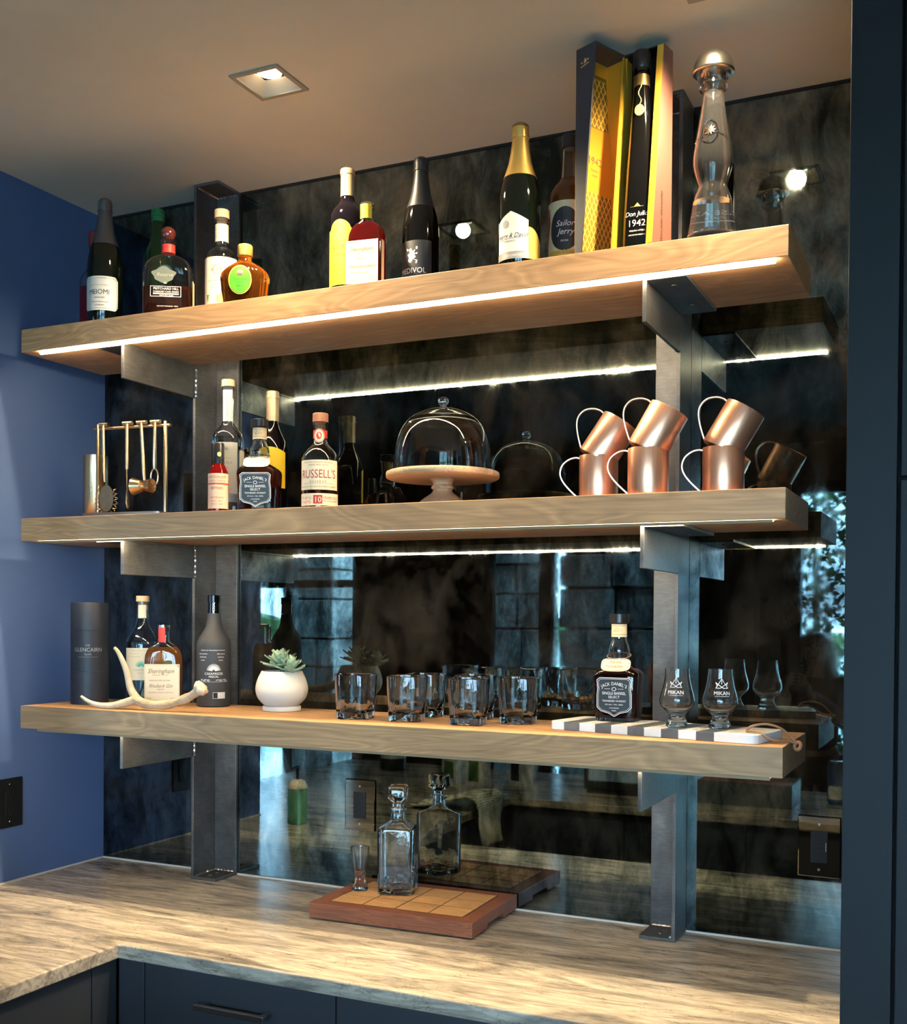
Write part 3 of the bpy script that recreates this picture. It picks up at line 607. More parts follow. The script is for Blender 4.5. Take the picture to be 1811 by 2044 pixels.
# 7 bordeaux with yellow label
t = thing('wine_bottle', 'dark red wine bottle with tan capsule and bright yellow arched label', 'bottle', (.972, -.285, Z1), rad(4))
pf = P2([(0, .034), (.003, .038), (.008, .039), (.178, .039), (.192, .037), (.204, .031), (.213, .023), (.222, .017), (.232, .015), (.29, .0145)])
solid(pf, 'bottle_body', 'wine_glass_dark', t); solid(P2([(.233, .0158), (.282, .0154), (.2825, .0166), (.292, .0166), (.295, .0155), (.296, .012)]), 'capsule', 'foil_tan', t)
cm = cylmap(.0392); arch = lambda q: .150+.018*max(0, 1-((q-.5)/.28)**2)**.5+.004*(1-abs(q-.5)*2)
l = patch(cm, -.046, .046, .026, .15, 'label', 'paper_yellow', t, 40, top=arch)
lettering(cm, [('CAYMUS', .0165, 0, .104, 0, .9), ('VINEYARDS', .006, 0, .092), ('#.055,.0006', 0, 0, .072), ('NAPA VALLEY', .007, 0, .06), ('CABERNET SAUVIGNON', .0055, 0, .047), ('#.06,.0006', 0, 0, .04)], 'ink_olive', l)
poly_mark(cm, [p for x, y in ((-.012, .136), (0, .143), (.012, .136), (-.006, .13), (.006, .13)) for p in outline(disc(x, y, .0055, .005), .0004)], 'gold_print', l, 'fruit_print')
# 8 red flask
def flask(label, loc, rz, liq, level, capm, seal, W=.080, Dp=.044, h=.187, cat='bottle'):
    t = thing('flask_bottle', label, cat, loc, rz); a, d, k = W/2, Dp/2, h/.187
    pf = [(0, a-.004, d-.004, 5), (.003, a, d, 5), (.104*k, a, d, 5), (.118*k, a*.97, d*.98, 4.4), (.130*k, a*.86, d*.94, 3.8), (.138*k, a*.68, d*.88, 3), (.144*k, a*.46, d*.8, 2.4), (.149*k, .0155, .0155, 2), (.172*k, .0145, .0145, 2), (.174*k, .0162, .0162, 2), (.181*k, .0162, .0162, 2)]
    shell(pf, 'bottle_body', 'clear_glass', t); liquid(pf, level, liq, t); solid(P2([(.178*k, .0128), (.1805*k, .0158), (h-.001, .0158), (h, .014)]), 'cap', capm, t); return t, a, d, k
t, a, d, k = flask('flat red liqueur flask with cream label and cream neck strip, beside the yellow-labelled wine', (1.058, -.345, Z1), rad(8), 'red_liqueur', .142, 'chrome', 'paper_cream')
fm = flatmap(d); l = patch(fm, -a-.0004, a-.006, .008, .101, 'label', 'paper_cream', t, 2); patch(lambda u, v, e=0: (a+e, u, v), -d+.004, -.002, .008, .101, 'label_wrap', 'paper_tan', t, 1)
lettering(fm, [('Sheringham', .0135, -.005, .078, .4, .85), ('DISTILLERY', .004, -.012, .071), ('EST. 2015', .004, .02, .071), ('KAKAO', .006, -.005, .06), ('Chocolate Liqueur', .010, -.003, .042, .4, .85), ('VANCOUVER ISLAND', .004, -.005, .03), ('375 ML', .0035, -.024, .014), ('22% ALC', .0035, .018, .014)], 'ink_brown', l)
patch(cylmap(.0167), -.012, .016, .150, .181, 'neck_strip', 'paper_yellow', t, 10)
# 9 black sparkling
t = sparkling('all-black sparkling wine bottle with black foil and black label bearing a white lion', (1.148, -.265, Z1), rad(-2), .0405, .301, 'bottle_black', 'foil_black', .186)
cm = cylmap(.0405); l = patch(cm, -.042, .046, .012, .107, 'label', 'paper_black', t, 26)
lion = [[(-.008, .062), (-.002, .058), (.004, .066), (.01, .07), (.006, .078), (.009, .087), (.003, .083), (-.001, .09), (-.007, .087), (-.004, .08), (-.01, .076), (-.006, .07)], [(.004, .066), (.011, .062), (.009, .057), (.012, .056), (.014, .063)], [(-.007, .087), (-.013, .091), (-.011, .084)], [(.006, .078), (.014, .08), (.013, .076)], disc(.012, .09, .0022, .0035, 10)]
poly_mark(cm, lion, 'ink_white', l, 'lion_emblem'); lettering(cm, [('MEDIVOL', .0165, 0, .036, 0, .95), ('PROSECCO', .005, 0, .026)], 'ink_white', l)
# 10 gold-foiled sparkling
t = sparkling('green-black sparkling wine bottle with bright gold foil and white pointed label', (1.412, -.335, Z1), rad(-2), .0437, .300, 'champagne_glass', 'foil_gold', .186, 'foil_gold')
cm = cylmap(.0437); l = patch(cm, -.037, .036, .026, .09, 'label', 'paper_white', t, 26, top=lambda q: .108-abs(q-.5)*.038)
solid(P2([(.290, .0176), (.2945, .0168), (.299, .0112), (.3003, .0035)]), 'foil_top', 'foil_dark_gold', t)
poly_mark(cm, [disc(-.013, .083, .0075, .008)], 'ink_grey', l, 'medallion_print'); lettering(cm, [('Harry & David', .0125, -.001, .055, .35, .95), ('VINEYARDS', .0052, -.004, .046)], 'ink_black', l); poly_mark(cm, [[(-.03, .0515), (.027, .054), (.027, .0545), (-.03, .0522)]], 'ink_black', l, 'underline')
l2 = patch(cm, -.040, .040, .012, .0255, 'lower_band', 'paper_silver', t, 24); lettering(cm, [('SPARKLING WINE', .0055, .006, .0165)], 'ink_white', l2)
patch(cm, .0365, .072, .012, .075, 'gold_band', 'paper_gold', t, 16, top=lambda q: .076-.03*q*q)
# 11 spiced rum
t = thing('rum_bottle', 'amber rum bottle with dark round label, half hidden beside the tall gold presentation box', 'bottle', (1.492, -.262, Z1), rad(8))
pf = P2([(0, .037), (.004, .041), (.152, .0415), (.168, .039), (.182, .031), (.192, .021), (.2, .0165), (.215, .0155), (.26, .0135), (.262, .0155), (.27, .0155)])
shell(pf, 'bottle_body', 'clear_glass', t); liquid(pf, .2, 'rum_liquid', t); solid(P2([(.262, .0158), (.288, .0158), (.29, .014)]), 'cap', 'cap_black', t)
cm = cylmap(.0417); l = patch(cm, -.05, .05, .01, .143, 'label', 'paper_tan', t, 30); poly_mark(cm, [disc(0, .085, .034, .045, 30)], 'paper_black', l, 'dark_roundel', .0006)
poly_mark(cm, [[(-.048, .135), (-.04, .13), (-.036, .1), (-.042, .08), (-.048, .06)]], 'ink_red', l, 'figure_print', .0007)
lettering(cm, [('Sailor', .017, 0, .09, .3), ('Jerry', .017, .002, .073, .3), ('SPICED', .005, 0, .058)], 'ink_white', l, .0012); lettering(cm, [('WITH SPICE AND', .005, 0, .034), ('RUM', .012, 0, .02)], 'ink_brown', l); patch(cm, -.05, .05, .01, .042, 'lower_field', 'paper_gold', l, 24, e=.0005)

# 12 presentation box, opened like a book
v0 = rad(17.0); dv = Vector((-sin(v0), cos(v0), 0)); rv = Vector((cos(v0), sin(v0), 0))
e1 = (dv*.76+rv*.65).normalized(); e2 = (rv*.76-dv*.65).normalized()
t = thing('presentation_box', 'tall opened presentation box with gold inside, both halves standing by the tapered black bottle', 'box', (0, 0, Z1))
A = Vector((1.549, -.378, 0)); BH = .400; w0, w1 = .118, .088; d0, d1 = .016, .050
def quadbox(P, Q, nrm, th, name, mat, parent, **k):      # P, Q: bottom pair, top pair; thickened along nrm
    bot = [P[0], P[1], P[1]+nrm*th, P[0]+nrm*th]; top = [Q[0], Q[1], Q[1]+nrm*th, Q[0]+nrm*th]
    b = MB().hexa([tuple(p) for p in bot], [tuple(p) for p in top]); o = b.obj(name, mat, parent, **k)
    import bmesh; m_ = bmesh.new(); m_.from_mesh(o.data); bmesh.ops.recalc_face_normals(m_, faces=m_.faces); m_.to_mesh(o.data); m_.free(); return o
Z = Vector((0, 0, 1)); H = Z*BH
lh = quadbox((A, A+e1*w0), (A+H, A+e1*w1+H), -e2, .004, 'left_half', 'gold_card', t)                      # back panel
nw = quadbox((A, A+e2*d0), (A+H, A+e2*d1+H), -e1, .004, 'near_wall', 'box_navy', lh)
quadbox((A+e1*w0, A+e1*w0+e2*(d0+.012)), (A+e1*w1+H, A+e1*w1+e2*d1+H), e1, .004, 'far_wall', 'gold_card', lh)
quadbox((A+H-Z*.004, A+e1*w1+H-Z*.004), (A+e2*d1+H-Z*.004, A+e1*w1+e2*d1+H-Z*.004), Z, .004, 'top_wall', 'box_navy', lh)
quadbox((A, A+e1*w0), (A+e2*d0, A+e1*w0+e2*(d0+.012)), Z, .004, 'bottom_wall', 'box_navy', lh)
mp = lambda u, v, e=0.: tuple(A+e1*u+e2*e+Z*v)
lat = []; step = .0125
def clip(u, v): return .004 < u < w0-.006-(w0-w1)*v/BH and .006 < v < BH-.03
for band in ((.006, .135), (.265, .37)):
    for sgn in (1, -1):
        for i in range(-16, 24):
            x0 = i*step
            for j in range(14):
                ya = band[0]+j*(band[1]-band[0])/14; yb = ya+(band[1]-band[0])/14; xa = x0+sgn*(ya-band[0])*.55; xb = x0+sgn*(yb-band[0])*.55
                if clip(xa, ya) and clip(xb, yb): lat.append([(xa-.0015, ya), (xa+.0015, ya), (xb+.0015, yb), (xb-.0015, yb)])
for hi in (0, 1):
    ya, yb = ((.006, .135), (.265, .37))[hi]; fq = lambda v: w0-.006-(w0-w1)*v/BH
    poly_mark(mp, [[(.004, ya), (fq(ya), ya), (fq(yb), yb), (.004, yb)]], 'lattice_field', lh, 'lattice_field', .0004)
    poly_mark(mp, [q for q in lat if (q[0][1] > .2) == bool(hi)], 'lattice_print', lh, 'lattice_print', .0008)
lettering(mp, [('1942', .021, .052, .192), ('TEQUILA', .006, .052, .178), ('AÑEJO', .006, .052, .168)], 'ink_brown', lh, .001)
mp2 = lambda u, v, e=0.: tuple(A-e1*(.004+e)+e2*u+Z*v)
poly_mark(mp2, [[(.012, .362), (.034, .366), (.034, .364), (.012, .36)], disc(.024, .373, .003, .003, 10), [(.02, .366), (.028, .368), (.026, .375), (.022, .374)], disc(.015, .369, .002, .002, 8), disc(.031, .372, .002, .002, 8)], 'gold_print', nw, 'gold_emblem')
# right half: faces the front, leaning walls deeper at the foot
x0, x1, yb_ = 1.629, 1.716, -.295
V = lambda x, y, z: Vector((x, y, z))
rh = quadbox((V(x0, yb_, 0), V(x1, yb_, 0)), (V(x0, yb_, BH), V(x1, yb_, BH)), V(0, 1, 0), .004, 'right_half', 'box_black', t)
quadbox((V(x0, yb_, 0), V(x0, yb_-.083, 0)), (V(x0, yb_, BH), V(x0, yb_-.036, BH)), V(1, 0, 0), .003, 'left_wall', 'gold_edge', rh)
rw = quadbox((V(x1, yb_, 0), V(x1, yb_-.083, 0)), (V(x1, yb_, BH), V(x1, yb_-.036, BH)), V(-1, 0, 0), .013, 'right_wall', 'gold_edge', rh)
quadbox((V(x1, yb_+.004, 0), V(x1, yb_-.0825, 0)), (V(x1, yb_+.004, BH), V(x1, yb_-.0355, BH)), V(1, 0, 0), .002, 'bronze_side', 'bronze_card', rh)
quadbox((V(x0, yb_, BH-.003), V(x1, yb_, BH-.003)), (V(x0, yb_-.036, BH-.003), V(x1, yb_-.036, BH-.003)), Z, .003, 'top_wall', 'box_black', rh)
quadbox((V(x0, yb_, 0), V(x1, yb_, 0)), (V(x0, yb_-.083, 0), V(x1, yb_-.083, 0)), Z, .004, 'bottom_wall', 'box_black', rh)
sm = lambda u, v, e=0.: (x1+.002+e, yb_-.035+v*1., .055+u)
lettering(lambda u, v, e=0.: (x1+.0022+e, yb_-.045-v, .062+u), [('Don Julio Gonzalez', .013, 0, -.004, .4)], 'ink_black', rh)
pv = V((x0+x1)/2, yb_, 0); rh.matrix_local = Matrix.Translation(pv) @ Matrix.Rotation(rad(-9), 4, 'Z') @ Matrix.Translation(-pv)
# 13 tapered black bottle in the box
t = thing('tequila_bottle', 'tall tapered black tequila bottle with a gold medallion standing in the opened box', 'bottle', (1.6665, -.336, Z1+.0045), rad(4))
pf = [(0, .030, .029, 3), (.004, .0335, .033, 3), (.06, .032, .031, 2.8), (.15, .0275, .026, 2.6), (.24, .0215, .0195, 2.4), (.30, .0165, .0155, 2.2), (.335, .0135, .013, 2), (.345, .0135, .013, 2), (.346, .0158, .0158, 2), (.354, .0158, .0158, 2)]
solid(pf, 'bottle_body', 'bottle_black', t); solid(P2([(.35, .0145), (.356, .017), (.384, .0175), (.388, .015)]), 'stopper', 'cap_black', t); solid(P2([(.318, .0162), (.34, .0150)]), 'neck_band', 'foil_dark_gold', t)
lm = lambda u, v, e=0.: (u, -(at_z(pf, v)[2]*(1-min(.9, abs(u)/at_z(pf, v)[1])**3)**(1/3))-e-.0003, v)
lettering(lm, [('Don Julio', .013, -.002, .060, .25, .9), ('1942', .018, -.001, .040), ('TEQUILA AÑEJO', .0042, 0, .030), ('HECHO EN MEXICO', .0036, 0, .022)], 'ink_white', t); poly_mark(lm, [[(-.014, .078), (.012, .078), (.012, .0785), (-.014, .0785)], [(-.006, .0785), (0, .086), (.006, .0785)]], 'gold_print', t, 'agave_print')
MB().rings([[lm(.0095*cos(a), .268+.011*sin(a), e) for a in [2*pi*i/24 for i in range(24)]] for e in (.0, .0025)]).obj('medallion', 'gold_print', t)
MB().tube([lm(.003*sin(i), .279+.005*i, .0012) for i in range(9)], .0009, 6).obj('cord', 'gold_print', t)
# 14 clear bottle with silver dome stopper
t = thing('tequila_bottle', 'tall clear figure-shaped glass bottle with a domed silver stopper at the shelf end', 'bottle', (1.806, -.335, Z1), rad(10))
prof = spline([(0, .045), (.004, .0475), (.015, .0465), (.05, .041), (.085, .0355), (.098, .0315), (.108, .0278), (.114, .028), (.13, .033), (.15, .0373), (.168, .0372), (.185, .0348), (.21, .0305), (.235, .0262), (.262, .0222), (.285, .0192), (.3, .0195), (.312, .0185)], 3)
pf = P2(prof); shell(pf, 'bottle_body', 'crystal_glass', t, .0032, .012)
MB().rings([ring(r*(1+.10*sin(8*0)), r, z, 2, 40) for z, r in spline([(.287, .0205), (.296, .027), (.306, .0255), (.316, .030), (.324, .033)], 3)]+[ring(r, r, z, 2, 40) for z, r in ((.324, .0195), (.300, .0190), (.287, .0194))], False, False, True).obj('glass_collar', 'clear_glass', t, True)
solid(P2(spline([(.323, .0365), (.325, .0392), (.330, .0390), (.345, .0355), (.357, .0275), (.365, .0165), (.3685, .006), (.369, .001)], 3)), 'dome_stopper', 'pewter', t)
liquid(pf, .080, 'tequila_liquid', t, .0032, .012)
bm_ = lambda u, v, e=0.: (at_z(pf, v)[1]*sin(u/.042+pi)*1.006, -at_z(pf, v)[1]*cos(u/.042+pi)*1.006, v)
lettering(bm_, [('CLASE AZUL', .012, 0, .058), ('PLATA', .006, 0, .05), ('#.1,.0022', 0, 0, .045)], 'etched_white', t)
em = lambda u, v, e=0.: (at_z(pf, v)[1]*sin((u-.004)/.03), -at_z(pf, v)[1]*cos((u-.004)/.03)-e, v)
rg = MB(); rg.tube([em(.0145*cos(a), .203+.022*sin(a), .001) for a in [2*pi*i/32 for i in range(33)]], .0013, 6); rg.obj('glass_ring_relief', 'clear_glass', t, True)
bl = MB()
for p in [disc(0, .205, .004, .004, 12)]+rays(0, .205, .004, .012, 10, w_=.0022): bl.rings([[em(u, v, .0004) for u, v in p], [em(u*.8, .205+(v-.205)*.8, .0028) for u, v in p]])
bl.obj('flower_relief', 'chrome', t, True)
MB().tube([em(.034*(i/10-.5)*2, .19+.012*cos((i/10-.5)*3)*(1 if i > 3 else .6), .001) for i in range(11)], .0012, 6).obj('scroll_relief', 'clear_glass', t, True)

# ============================================================ middle shelf
# bar tool stand
t = thing('bar_tool_stand', 'brass-toned bar tool stand with a tray base and hanging rail at the shelf end', 'tool stand', (.312, -.245, Z2), rad(6))
b = MB().rings([ring(.118, .047, 0, 9, 48), ring(.118, .047, .018, 9, 48), ring(.113, .042, .018, 9, 48), ring(.113, .042, .006, 9, 48)]); b.obj('tray', 'tray_steel', t, True)
for x in (-.098, .104): MB().rings([ring(.0055, .0055, .005, 2, 16, x), ring(.0055, .0055, .246, 2, 16, x), ring(.0035, .0035, .249, 2, 16, x)]).obj('upright', 'brushed_brass', t, True)
MB().tube([(-.11, 0, .238), (.118, 0, .238)], .0042, 12).obj('rail', 'brushed_brass', t, True)
c = MB().rings([ring(r, r, z, 2, 40) for z, r in ((.0, .030), (.003, .032), (.178, .0325), (.178, .0315), (.006, .031))]).obj('shaker_tumbler', 'brushed_brass', None, True); c.location = (.205, -.2, Z2+.0001)
c.location = (.160, -.205, Z2); tag(c, 'tall plain metal tumbler behind the left end of the bar tool stand', 'tumbler')
def tool(name, label, x, build):
    q = thing(name, label, 'bar tool', (.312+x*cos(rad(6)), -.245+x*sin(rad(6)), Z2), rad(6), 'bar tools hanging from the stand')
    MB().tube([(-.0135, -.004, .2475), (.0135, -.004, .2475)], .0056, 12).obj('hook_head', 'brushed_brass', q, True); build(q); return q
def strainer(q):
    MB().tube([(0, -.007, .245), (.004, -.008, .13), (.006, -.008, .10)], [.0042, .0046, .003], 10).obj('handle', 'brushed_brass', q, True)
    pl = MB(); pl.rings([[(.012+.021*cos(a), -.0085+y, .058+.034*sin(a)) for a in [2*pi*i/28 for i in range(28)]] for y in (.001, -.001)]); hd = pl.obj('strainer_plate', 'brushed_brass', q, True)
    co = [(.012+.029*cos(a)+.005*cos(a*22)*cos(a), -.0085+.005*sin(a*22), .056+.041*sin(a)+.005*cos(a*22)*sin(a)) for a in [pi*.82+pi*1.4*i/260 for i in range(261)]]
    MB().tube(co, .0011, 5).obj('coil_spring', 'brushed_brass', hd, True)
tool('cocktail_strainer', 'brass cocktail strainer with coiled spring rim hanging leftmost on the tool stand', -.078, strainer)
def spoon(q):
    MB().tube([(0, -.007, .245), (.001, -.008, .13)], .0047, 10).obj('handle', 'brushed_brass', q, True); MB().tube([(.001, -.008, .135), (.003, -.008, .078), (.003, -.008, .062), (.004, -.008, .048), (.004, -.008, .034), (.004, -.008, .03)], [.003, .0035, .006, .008, .006, .002], 12, True, (1., .45)).obj('blade', 'brushed_brass', q, True)
tool('bar_knife', 'slim brass bar knife hanging second on the tool stand', -.006, spoon)
def jigger(q):
    MB().tube([(0, -.007, .245), (.010, -.008, .115), (.012, -.008, .10)], [.0045, .005, .004], 10).obj('handle', 'brushed_brass', q, True)
    J = lambda a, r: [(a, -.008+r*cos(k), .086+r*sin(k)) for k in [2*pi*i/28 for i in range(28)]]
    MB().rings([J(-.020, .0225), J(.004, .015), J(.008, .009), J(.012, .013), J(.034, .0185), J(.034, .0175), J(.012, .0115), J(.008, .004)], True, True).obj('jigger_cup', 'brushed_brass', q, True)
    MB().rings([J(-.0205, .0225), J(-.0205, .021), J(.002, .0135)], False, True).obj('cup_mouth', 'tray_steel', q, True)
o = tool('jigger', 'brass double-ended jigger on a long handle hanging third on the tool stand', .036, jigger)
def opener(q):
    MB().tube([(0, -.007, .245), (0, -.008, .14), (0, -.008, .128)], [.0042, .0055, .004], 10).obj('handle', 'brushed_brass', q, True)
    MB().tube([(.0105*sin(a), -.008, .108+.0205*cos(a)) for a in [2*pi*i/24 for i in range(25)]], .0022, 8, True, (1, 1)).obj('loop', 'brushed_brass', q, True)
tool('bottle_opener', 'brass bottle opener with an oval loop hanging rightmost on the tool stand', .077, opener)
# tall tequila
t = thing('tequila_bottle', 'tall slender clear tequila bottle with pale wooden cap and cream label behind the bitters', 'bottle', (.634, -.27, Z2), rad(27))
pf = P2([(0, .034), (.003, .0375), (.172, .038), (.186, .0375), (.198, .033), (.208, .024), (.217, .0165), (.228, .0135), (.3, .0128), (.301, .0148), (.309, .0148)])
shell(pf, 'bottle_body', 'clear_glass', t); liquid(pf, .187, 'tequila_liquid', t); solid(P2([(.29, .01), (.3092, .01), (.3095, .0155), (.325, .0155), (.326, .0145)]), 'stopper', 'pale_wood_cap', t)
cm = cylmap(.0382); l = patch(cm, -.035, .030, .05, .172, 'label', 'paper_cream', t, 24); patch(cm, -.035, .030, .03, .0495, 'lower_label', 'paper_silver', t, 20); patch(cm, .036, .075, .055, .155, 'rear_label', 'paper_cream', t, 16)
lettering(cm, [('TEQUILA', .0095, -.002, .120), ('BLANCO', .005, -.002, .109), ('100% AGAVE', .005, -.002, .132), ('#.03,.0005', 0, -.002, .1), ('EST. 2009', .005, -.002, .08), ('40% ALC · 750 ML', .0045, -.002, .06)], 'ink_grey', l); poly_mark(cm, rays(-.002, .152, .003, .011, 14, .2, pi-.2), 'ink_grey', l, 'agave_print')
nl = patch(cylmap(.0137), -.012, .014, .225, .307, 'neck_strip', 'paper_white', t, 10); lettering(lambda u, v, e=0.: cylmap(.0139)(.26-v, u+.262, e), [('HECHO A MANO', .007, 0, .2575)], 'ink_grey', nl)
# bitters
t = thing('bitters_bottle', 'small red bitters bottle with black cap and pinkish label in front of the tall tequila', 'bottle', (.676, -.362, Z2), rad(27))
pf = P2([(0, .020), (.002, .0228), (.084, .0232), (.093, .0215), (.105, .0155), (.112, .012), (.12, .0115)])
solid(pf, 'bottle_body', 'bitters_liquid', t); solid(P2([(.111, .0132), (.157, .0130), (.159, .0118)]), 'cap', 'cap_black', t)
cm = cylmap(.0233); l = patch(cm, -.034, .034, .006, .087, 'label', 'paper_pink', t, 24); lettering(cm, [('PEYCHAUD\'S', .0075, 0, .076), ('AROMATIC COCKTAIL', .0042, 0, .068), ('#.045,.0008', 0, 0, .064), ('BITTERS', .008, 0, .05), ('NEW ORLEANS', .0045, 0, .03), ('35% ALC. 148 ML', .0036, 0, .022), ('GENTIAN · ANISE', .0036, 0, .015)], 'ink_brown', l)
patch(cm, -.034, .034, .0615, .0645, 'red_rule', 'sticker_red', l, 20, e=.0007); poly_mark(cylmap(.0133), [disc(.004, .132, .0045, .0055)], 'gold_print', t, 'cap_seal')
# wine behind the square bottle
t = thing('wine_bottle', 'dark wine bottle with tan capsule and gold-yellow label behind the square whiskey', 'bottle', (.704, -.185, Z2), rad(20))
pf = P2([(0, .034), (.003, .037), (.165, .037), (.185, .033), (.2, .025), (.215, .018), (.23, .0148), (.3, .0143)]); solid(pf, 'bottle_body', 'wine_glass_dark', t)
solid(P2([(.235, .0157), (.291, .0152), (.2915, .0162), (.298, .0162), (.2985, .0153), (.307, .0153), (.309, .013)]), 'capsule', 'foil_tan', t)
cm = cylmap(.0372); l = patch(cm, -.045, .045, .07, .155, 'label', 'paper_yellow', t, 24, top=lambda q: .157+.012*sin(q*pi)); lettering(cm, [('50', .03, -.026, .13, .2)], 'ink_brown', l)
# square whiskey bottles
def square_whiskey(label, loc, rz, tag_lines, s=1.):
    t = thing('whiskey_bottle', label, 'bottle', loc, rz, 'square whiskey bottles'); t.scale = (1, 1, s)
    pf = [(0, .040, .034, 7), (.004, .0425, .037, 7), (.009, .0432, .0375, 7), (.092, .0475, .0405, 7), (.099, .0468, .0398, 6), (.106, .042, .037, 5), (.112, .033, .030, 4), (.117, .0235, .0225, 2.6), (.122, .0205, .0205, 2), (.134, .0203, .0203, 2), (.139, .0222, .0222, 2), (.147, .0225, .0225, 2), (.157, .0205, .0205, 2), (.166, .0165, .0165, 2), (.172, .0155, .0155, 2), (.206, .0153, .0153, 2)]
    shell(pf, 'bottle_body', 'clear_glass', t, .0026, .008, 64); liquid(pf, .128, 'dark_whiskey', t, .0026, .008, 64)
    solid(P2([(.2, .014), (.2045, .0195), (.205, .0203), (.222, .0203), (.223, .0195)]), 'cap', 'cap_black', t)
    nl = patch(cylmap(.0157), -.045, .045, .175, .203, 'neck_label', 'paper_tan', t, 26); lettering(cylmap(.0157), [('#.09,.0006', 0, 0, .180), ('#.09,.0006', 0, 0, .198), ('SELECT', .0055, 0, .186), ('NO. 7', .004, 0, .192)], 'ink_brown', nl)
    tilt = lambda u, v, e=0.: (u, -.0395-e-(v-.05)*.06, v)
    sh = [(-.036, .086), (-.03, .091), (.03, .091), (.036, .086), (.034, .07), (.036, .055), (.036, .03), (.028, .022), (.012, .018), (0, .011), (-.012, .018), (-.028, .022), (-.036, .03), (-.036, .055), (-.034, .07)]
    l = poly_mark(tilt, [sh], 'paper_blue_black', t, 'label', .0002)
    poly_mark(tilt, outline(sh, .0006)+outline([(x*.92, .052+(y-.052)*.93) for x, y in sh], .0003)+outline(disc(0, .068, .0045, .0035, 8), .0005), 'ink_white', l, 'border', .0006)
    arc = MB(); txt = 'JACK DANIEL\'S'
    adv = [.42 if ch in " '" else max(v[0] for v in glyphs(ch)[0])-min(v[0] for v in glyphs(ch)[0])+.13 for ch in txt]; tot = sum(adv)
    for i, chx in enumerate(txt):
        if chx == ' ': continue
        a = (sum(adv[:i])+adv[i]/2-tot/2)/tot*.98; vs_, fs = glyphs(chx); arc.add([tilt(.055*sin(a)+(x*cos(a)+y*sin(a))*.0078, .021+.055*cos(a)+(-x*sin(a)+y*cos(a))*.0095, .001) for x, y, z in vs_], fs)
    arc.obj('arched_lettering', 'ink_white', l)
    lettering(tilt, [('SINGLE BARREL', .0082, 0, .0565, 0, .88), ('SELECT', .0075, 0, .049), ('TENNESSEE WHISKEY', .0052, 0, .0415), ('47% ALC. / VOL. 750ML', .0038, 0, .0345), ('LYNCHBURG', .0035, 0, .0275), ('TENN.', .0035, 0, .022), ('#.012,.0006', 0, -.014, .068), ('#.012,.0006', 0, .014, .068)], 'ink_white', l, .001)
    tg = [(.031*math.copysign(abs(cos(a))**.6, cos(a)), .118+.0135*math.copysign(abs(sin(a))**.6, sin(a))) for a in [2*pi*i/30 for i in range(30)]]
    tm = lambda u, v, e=0.: (u, -.0425-e+(v-.105)*.62+abs(u)*abs(u)*8, v)
    g = MB().rings([[tm(u, v, e) for u, v in tg] for e in (0, .001)]).obj('neck_tag', 'paper_cream', t); poly_mark(tm, outline([(u*.92, .118+(v-.118)*.86) for u, v in tg], .0003), 'ink_brown', g, 'border', .0013); lettering(tm, tag_lines, 'ink_brown', g, .0015)
    MB().tube([(.0245*cos(a), .0245*sin(a), .136+.006*sin(a)) for a in [2*pi*i/24 for i in range(25)]], .001, 5).obj('tag_cord', 'leather_tan', t)
    return t
square_whiskey('square dark whiskey bottle on the middle shelf, in front of the wine with tan capsule', (.754, -.31, Z2), rad(21), [('SINGLE BARREL', .0058, 0, .1195), ('PERSONAL COLLECTION', .004, 0, .113)], .97)
# round bourbon with red lettering
t = thing('bourbon_bottle', 'round-shouldered bourbon bottle with copper-brown cap and cream label in dark red lettering', 'bottle', (.932, -.33, Z2), rad(28))
pf = P2([(0, .038), (.003, .0418), (.102, .0422), (.113, .0412), (.124, .037), (.134, .029), (.142, .0205), (.148, .0165), (.155, .0152), (.188, .0148), (.189, .0165), (.195, .0165)])
shell(pf, 'bottle_body', 'clear_glass', t); liquid(pf, .103, 'bourbon_liquid', t); solid(P2([(.175, .0118), (.1945, .0118), (.195, .0176), (.213, .0176), (.2145, .0165)]), 'stopper', 'wood_cap', t)
cm = cylmap(.0424); l = patch(cm, -.052, .048, .04, .106, 'label', 'paper_cream', t, 30); l2 = patch(cm, -.052, .052, .005, .032, 'lower_label', 'paper_cream', t, 30)
lettering(cm, [('RUSSELL\'S', .0265, -.002, .066, 0, .74)], 'ink_red', l); lettering(cm, [('KENTUCKY STRAIGHT BOURBON', .0045, -.002, .099), ('WHISKEY SMALL BATCH', .0042, -.002, .093), ('R E S E R V E', .0068, -.002, .0555), ('#.075,.0005', 0, -.002, .0535), ('KENTUCKY STRAIGHT BOURBON WHISKEY', .0045, -.002, .045)], 'ink_brown', l)
poly_mark(cm, [[(-.012, .009), (.008, .009), (.008, .028), (-.012, .028)]], 'ink_red', l2, 'age_box'); lettering(cm, [('10', .017, -.002, .0125)], 'paper_cream', l2, .0013)
lettering(cm, [('YEARS OLD', .0085, .029, .0195, 0, .9), ('KENTUCKY BOURBON', .004, .028, .0135)], 'ink_red', l2); poly_mark(cm, scribble(-.045, -.016, .022, .006, .4)+scribble(-.045, -.016, .013, .006, 2.), 'ink_red', l2, 'signature')
nb = patch(cylmap(.0154), -.046, .046, .158, .176, 'neck_band', 'sticker_red', t, 24); poly_mark(cylmap(.0160), [disc(-.002, .163, .0125, .0155, 26)], 'paper_cream', nb, 'seal'); poly_mark(cylmap(.0160), outline(disc(-.002, .163, .0108, .0138, 26), .0005)+[disc(-.002, .163, .006, .008)], 'sticker_red', nb, 'seal_print', .0012)

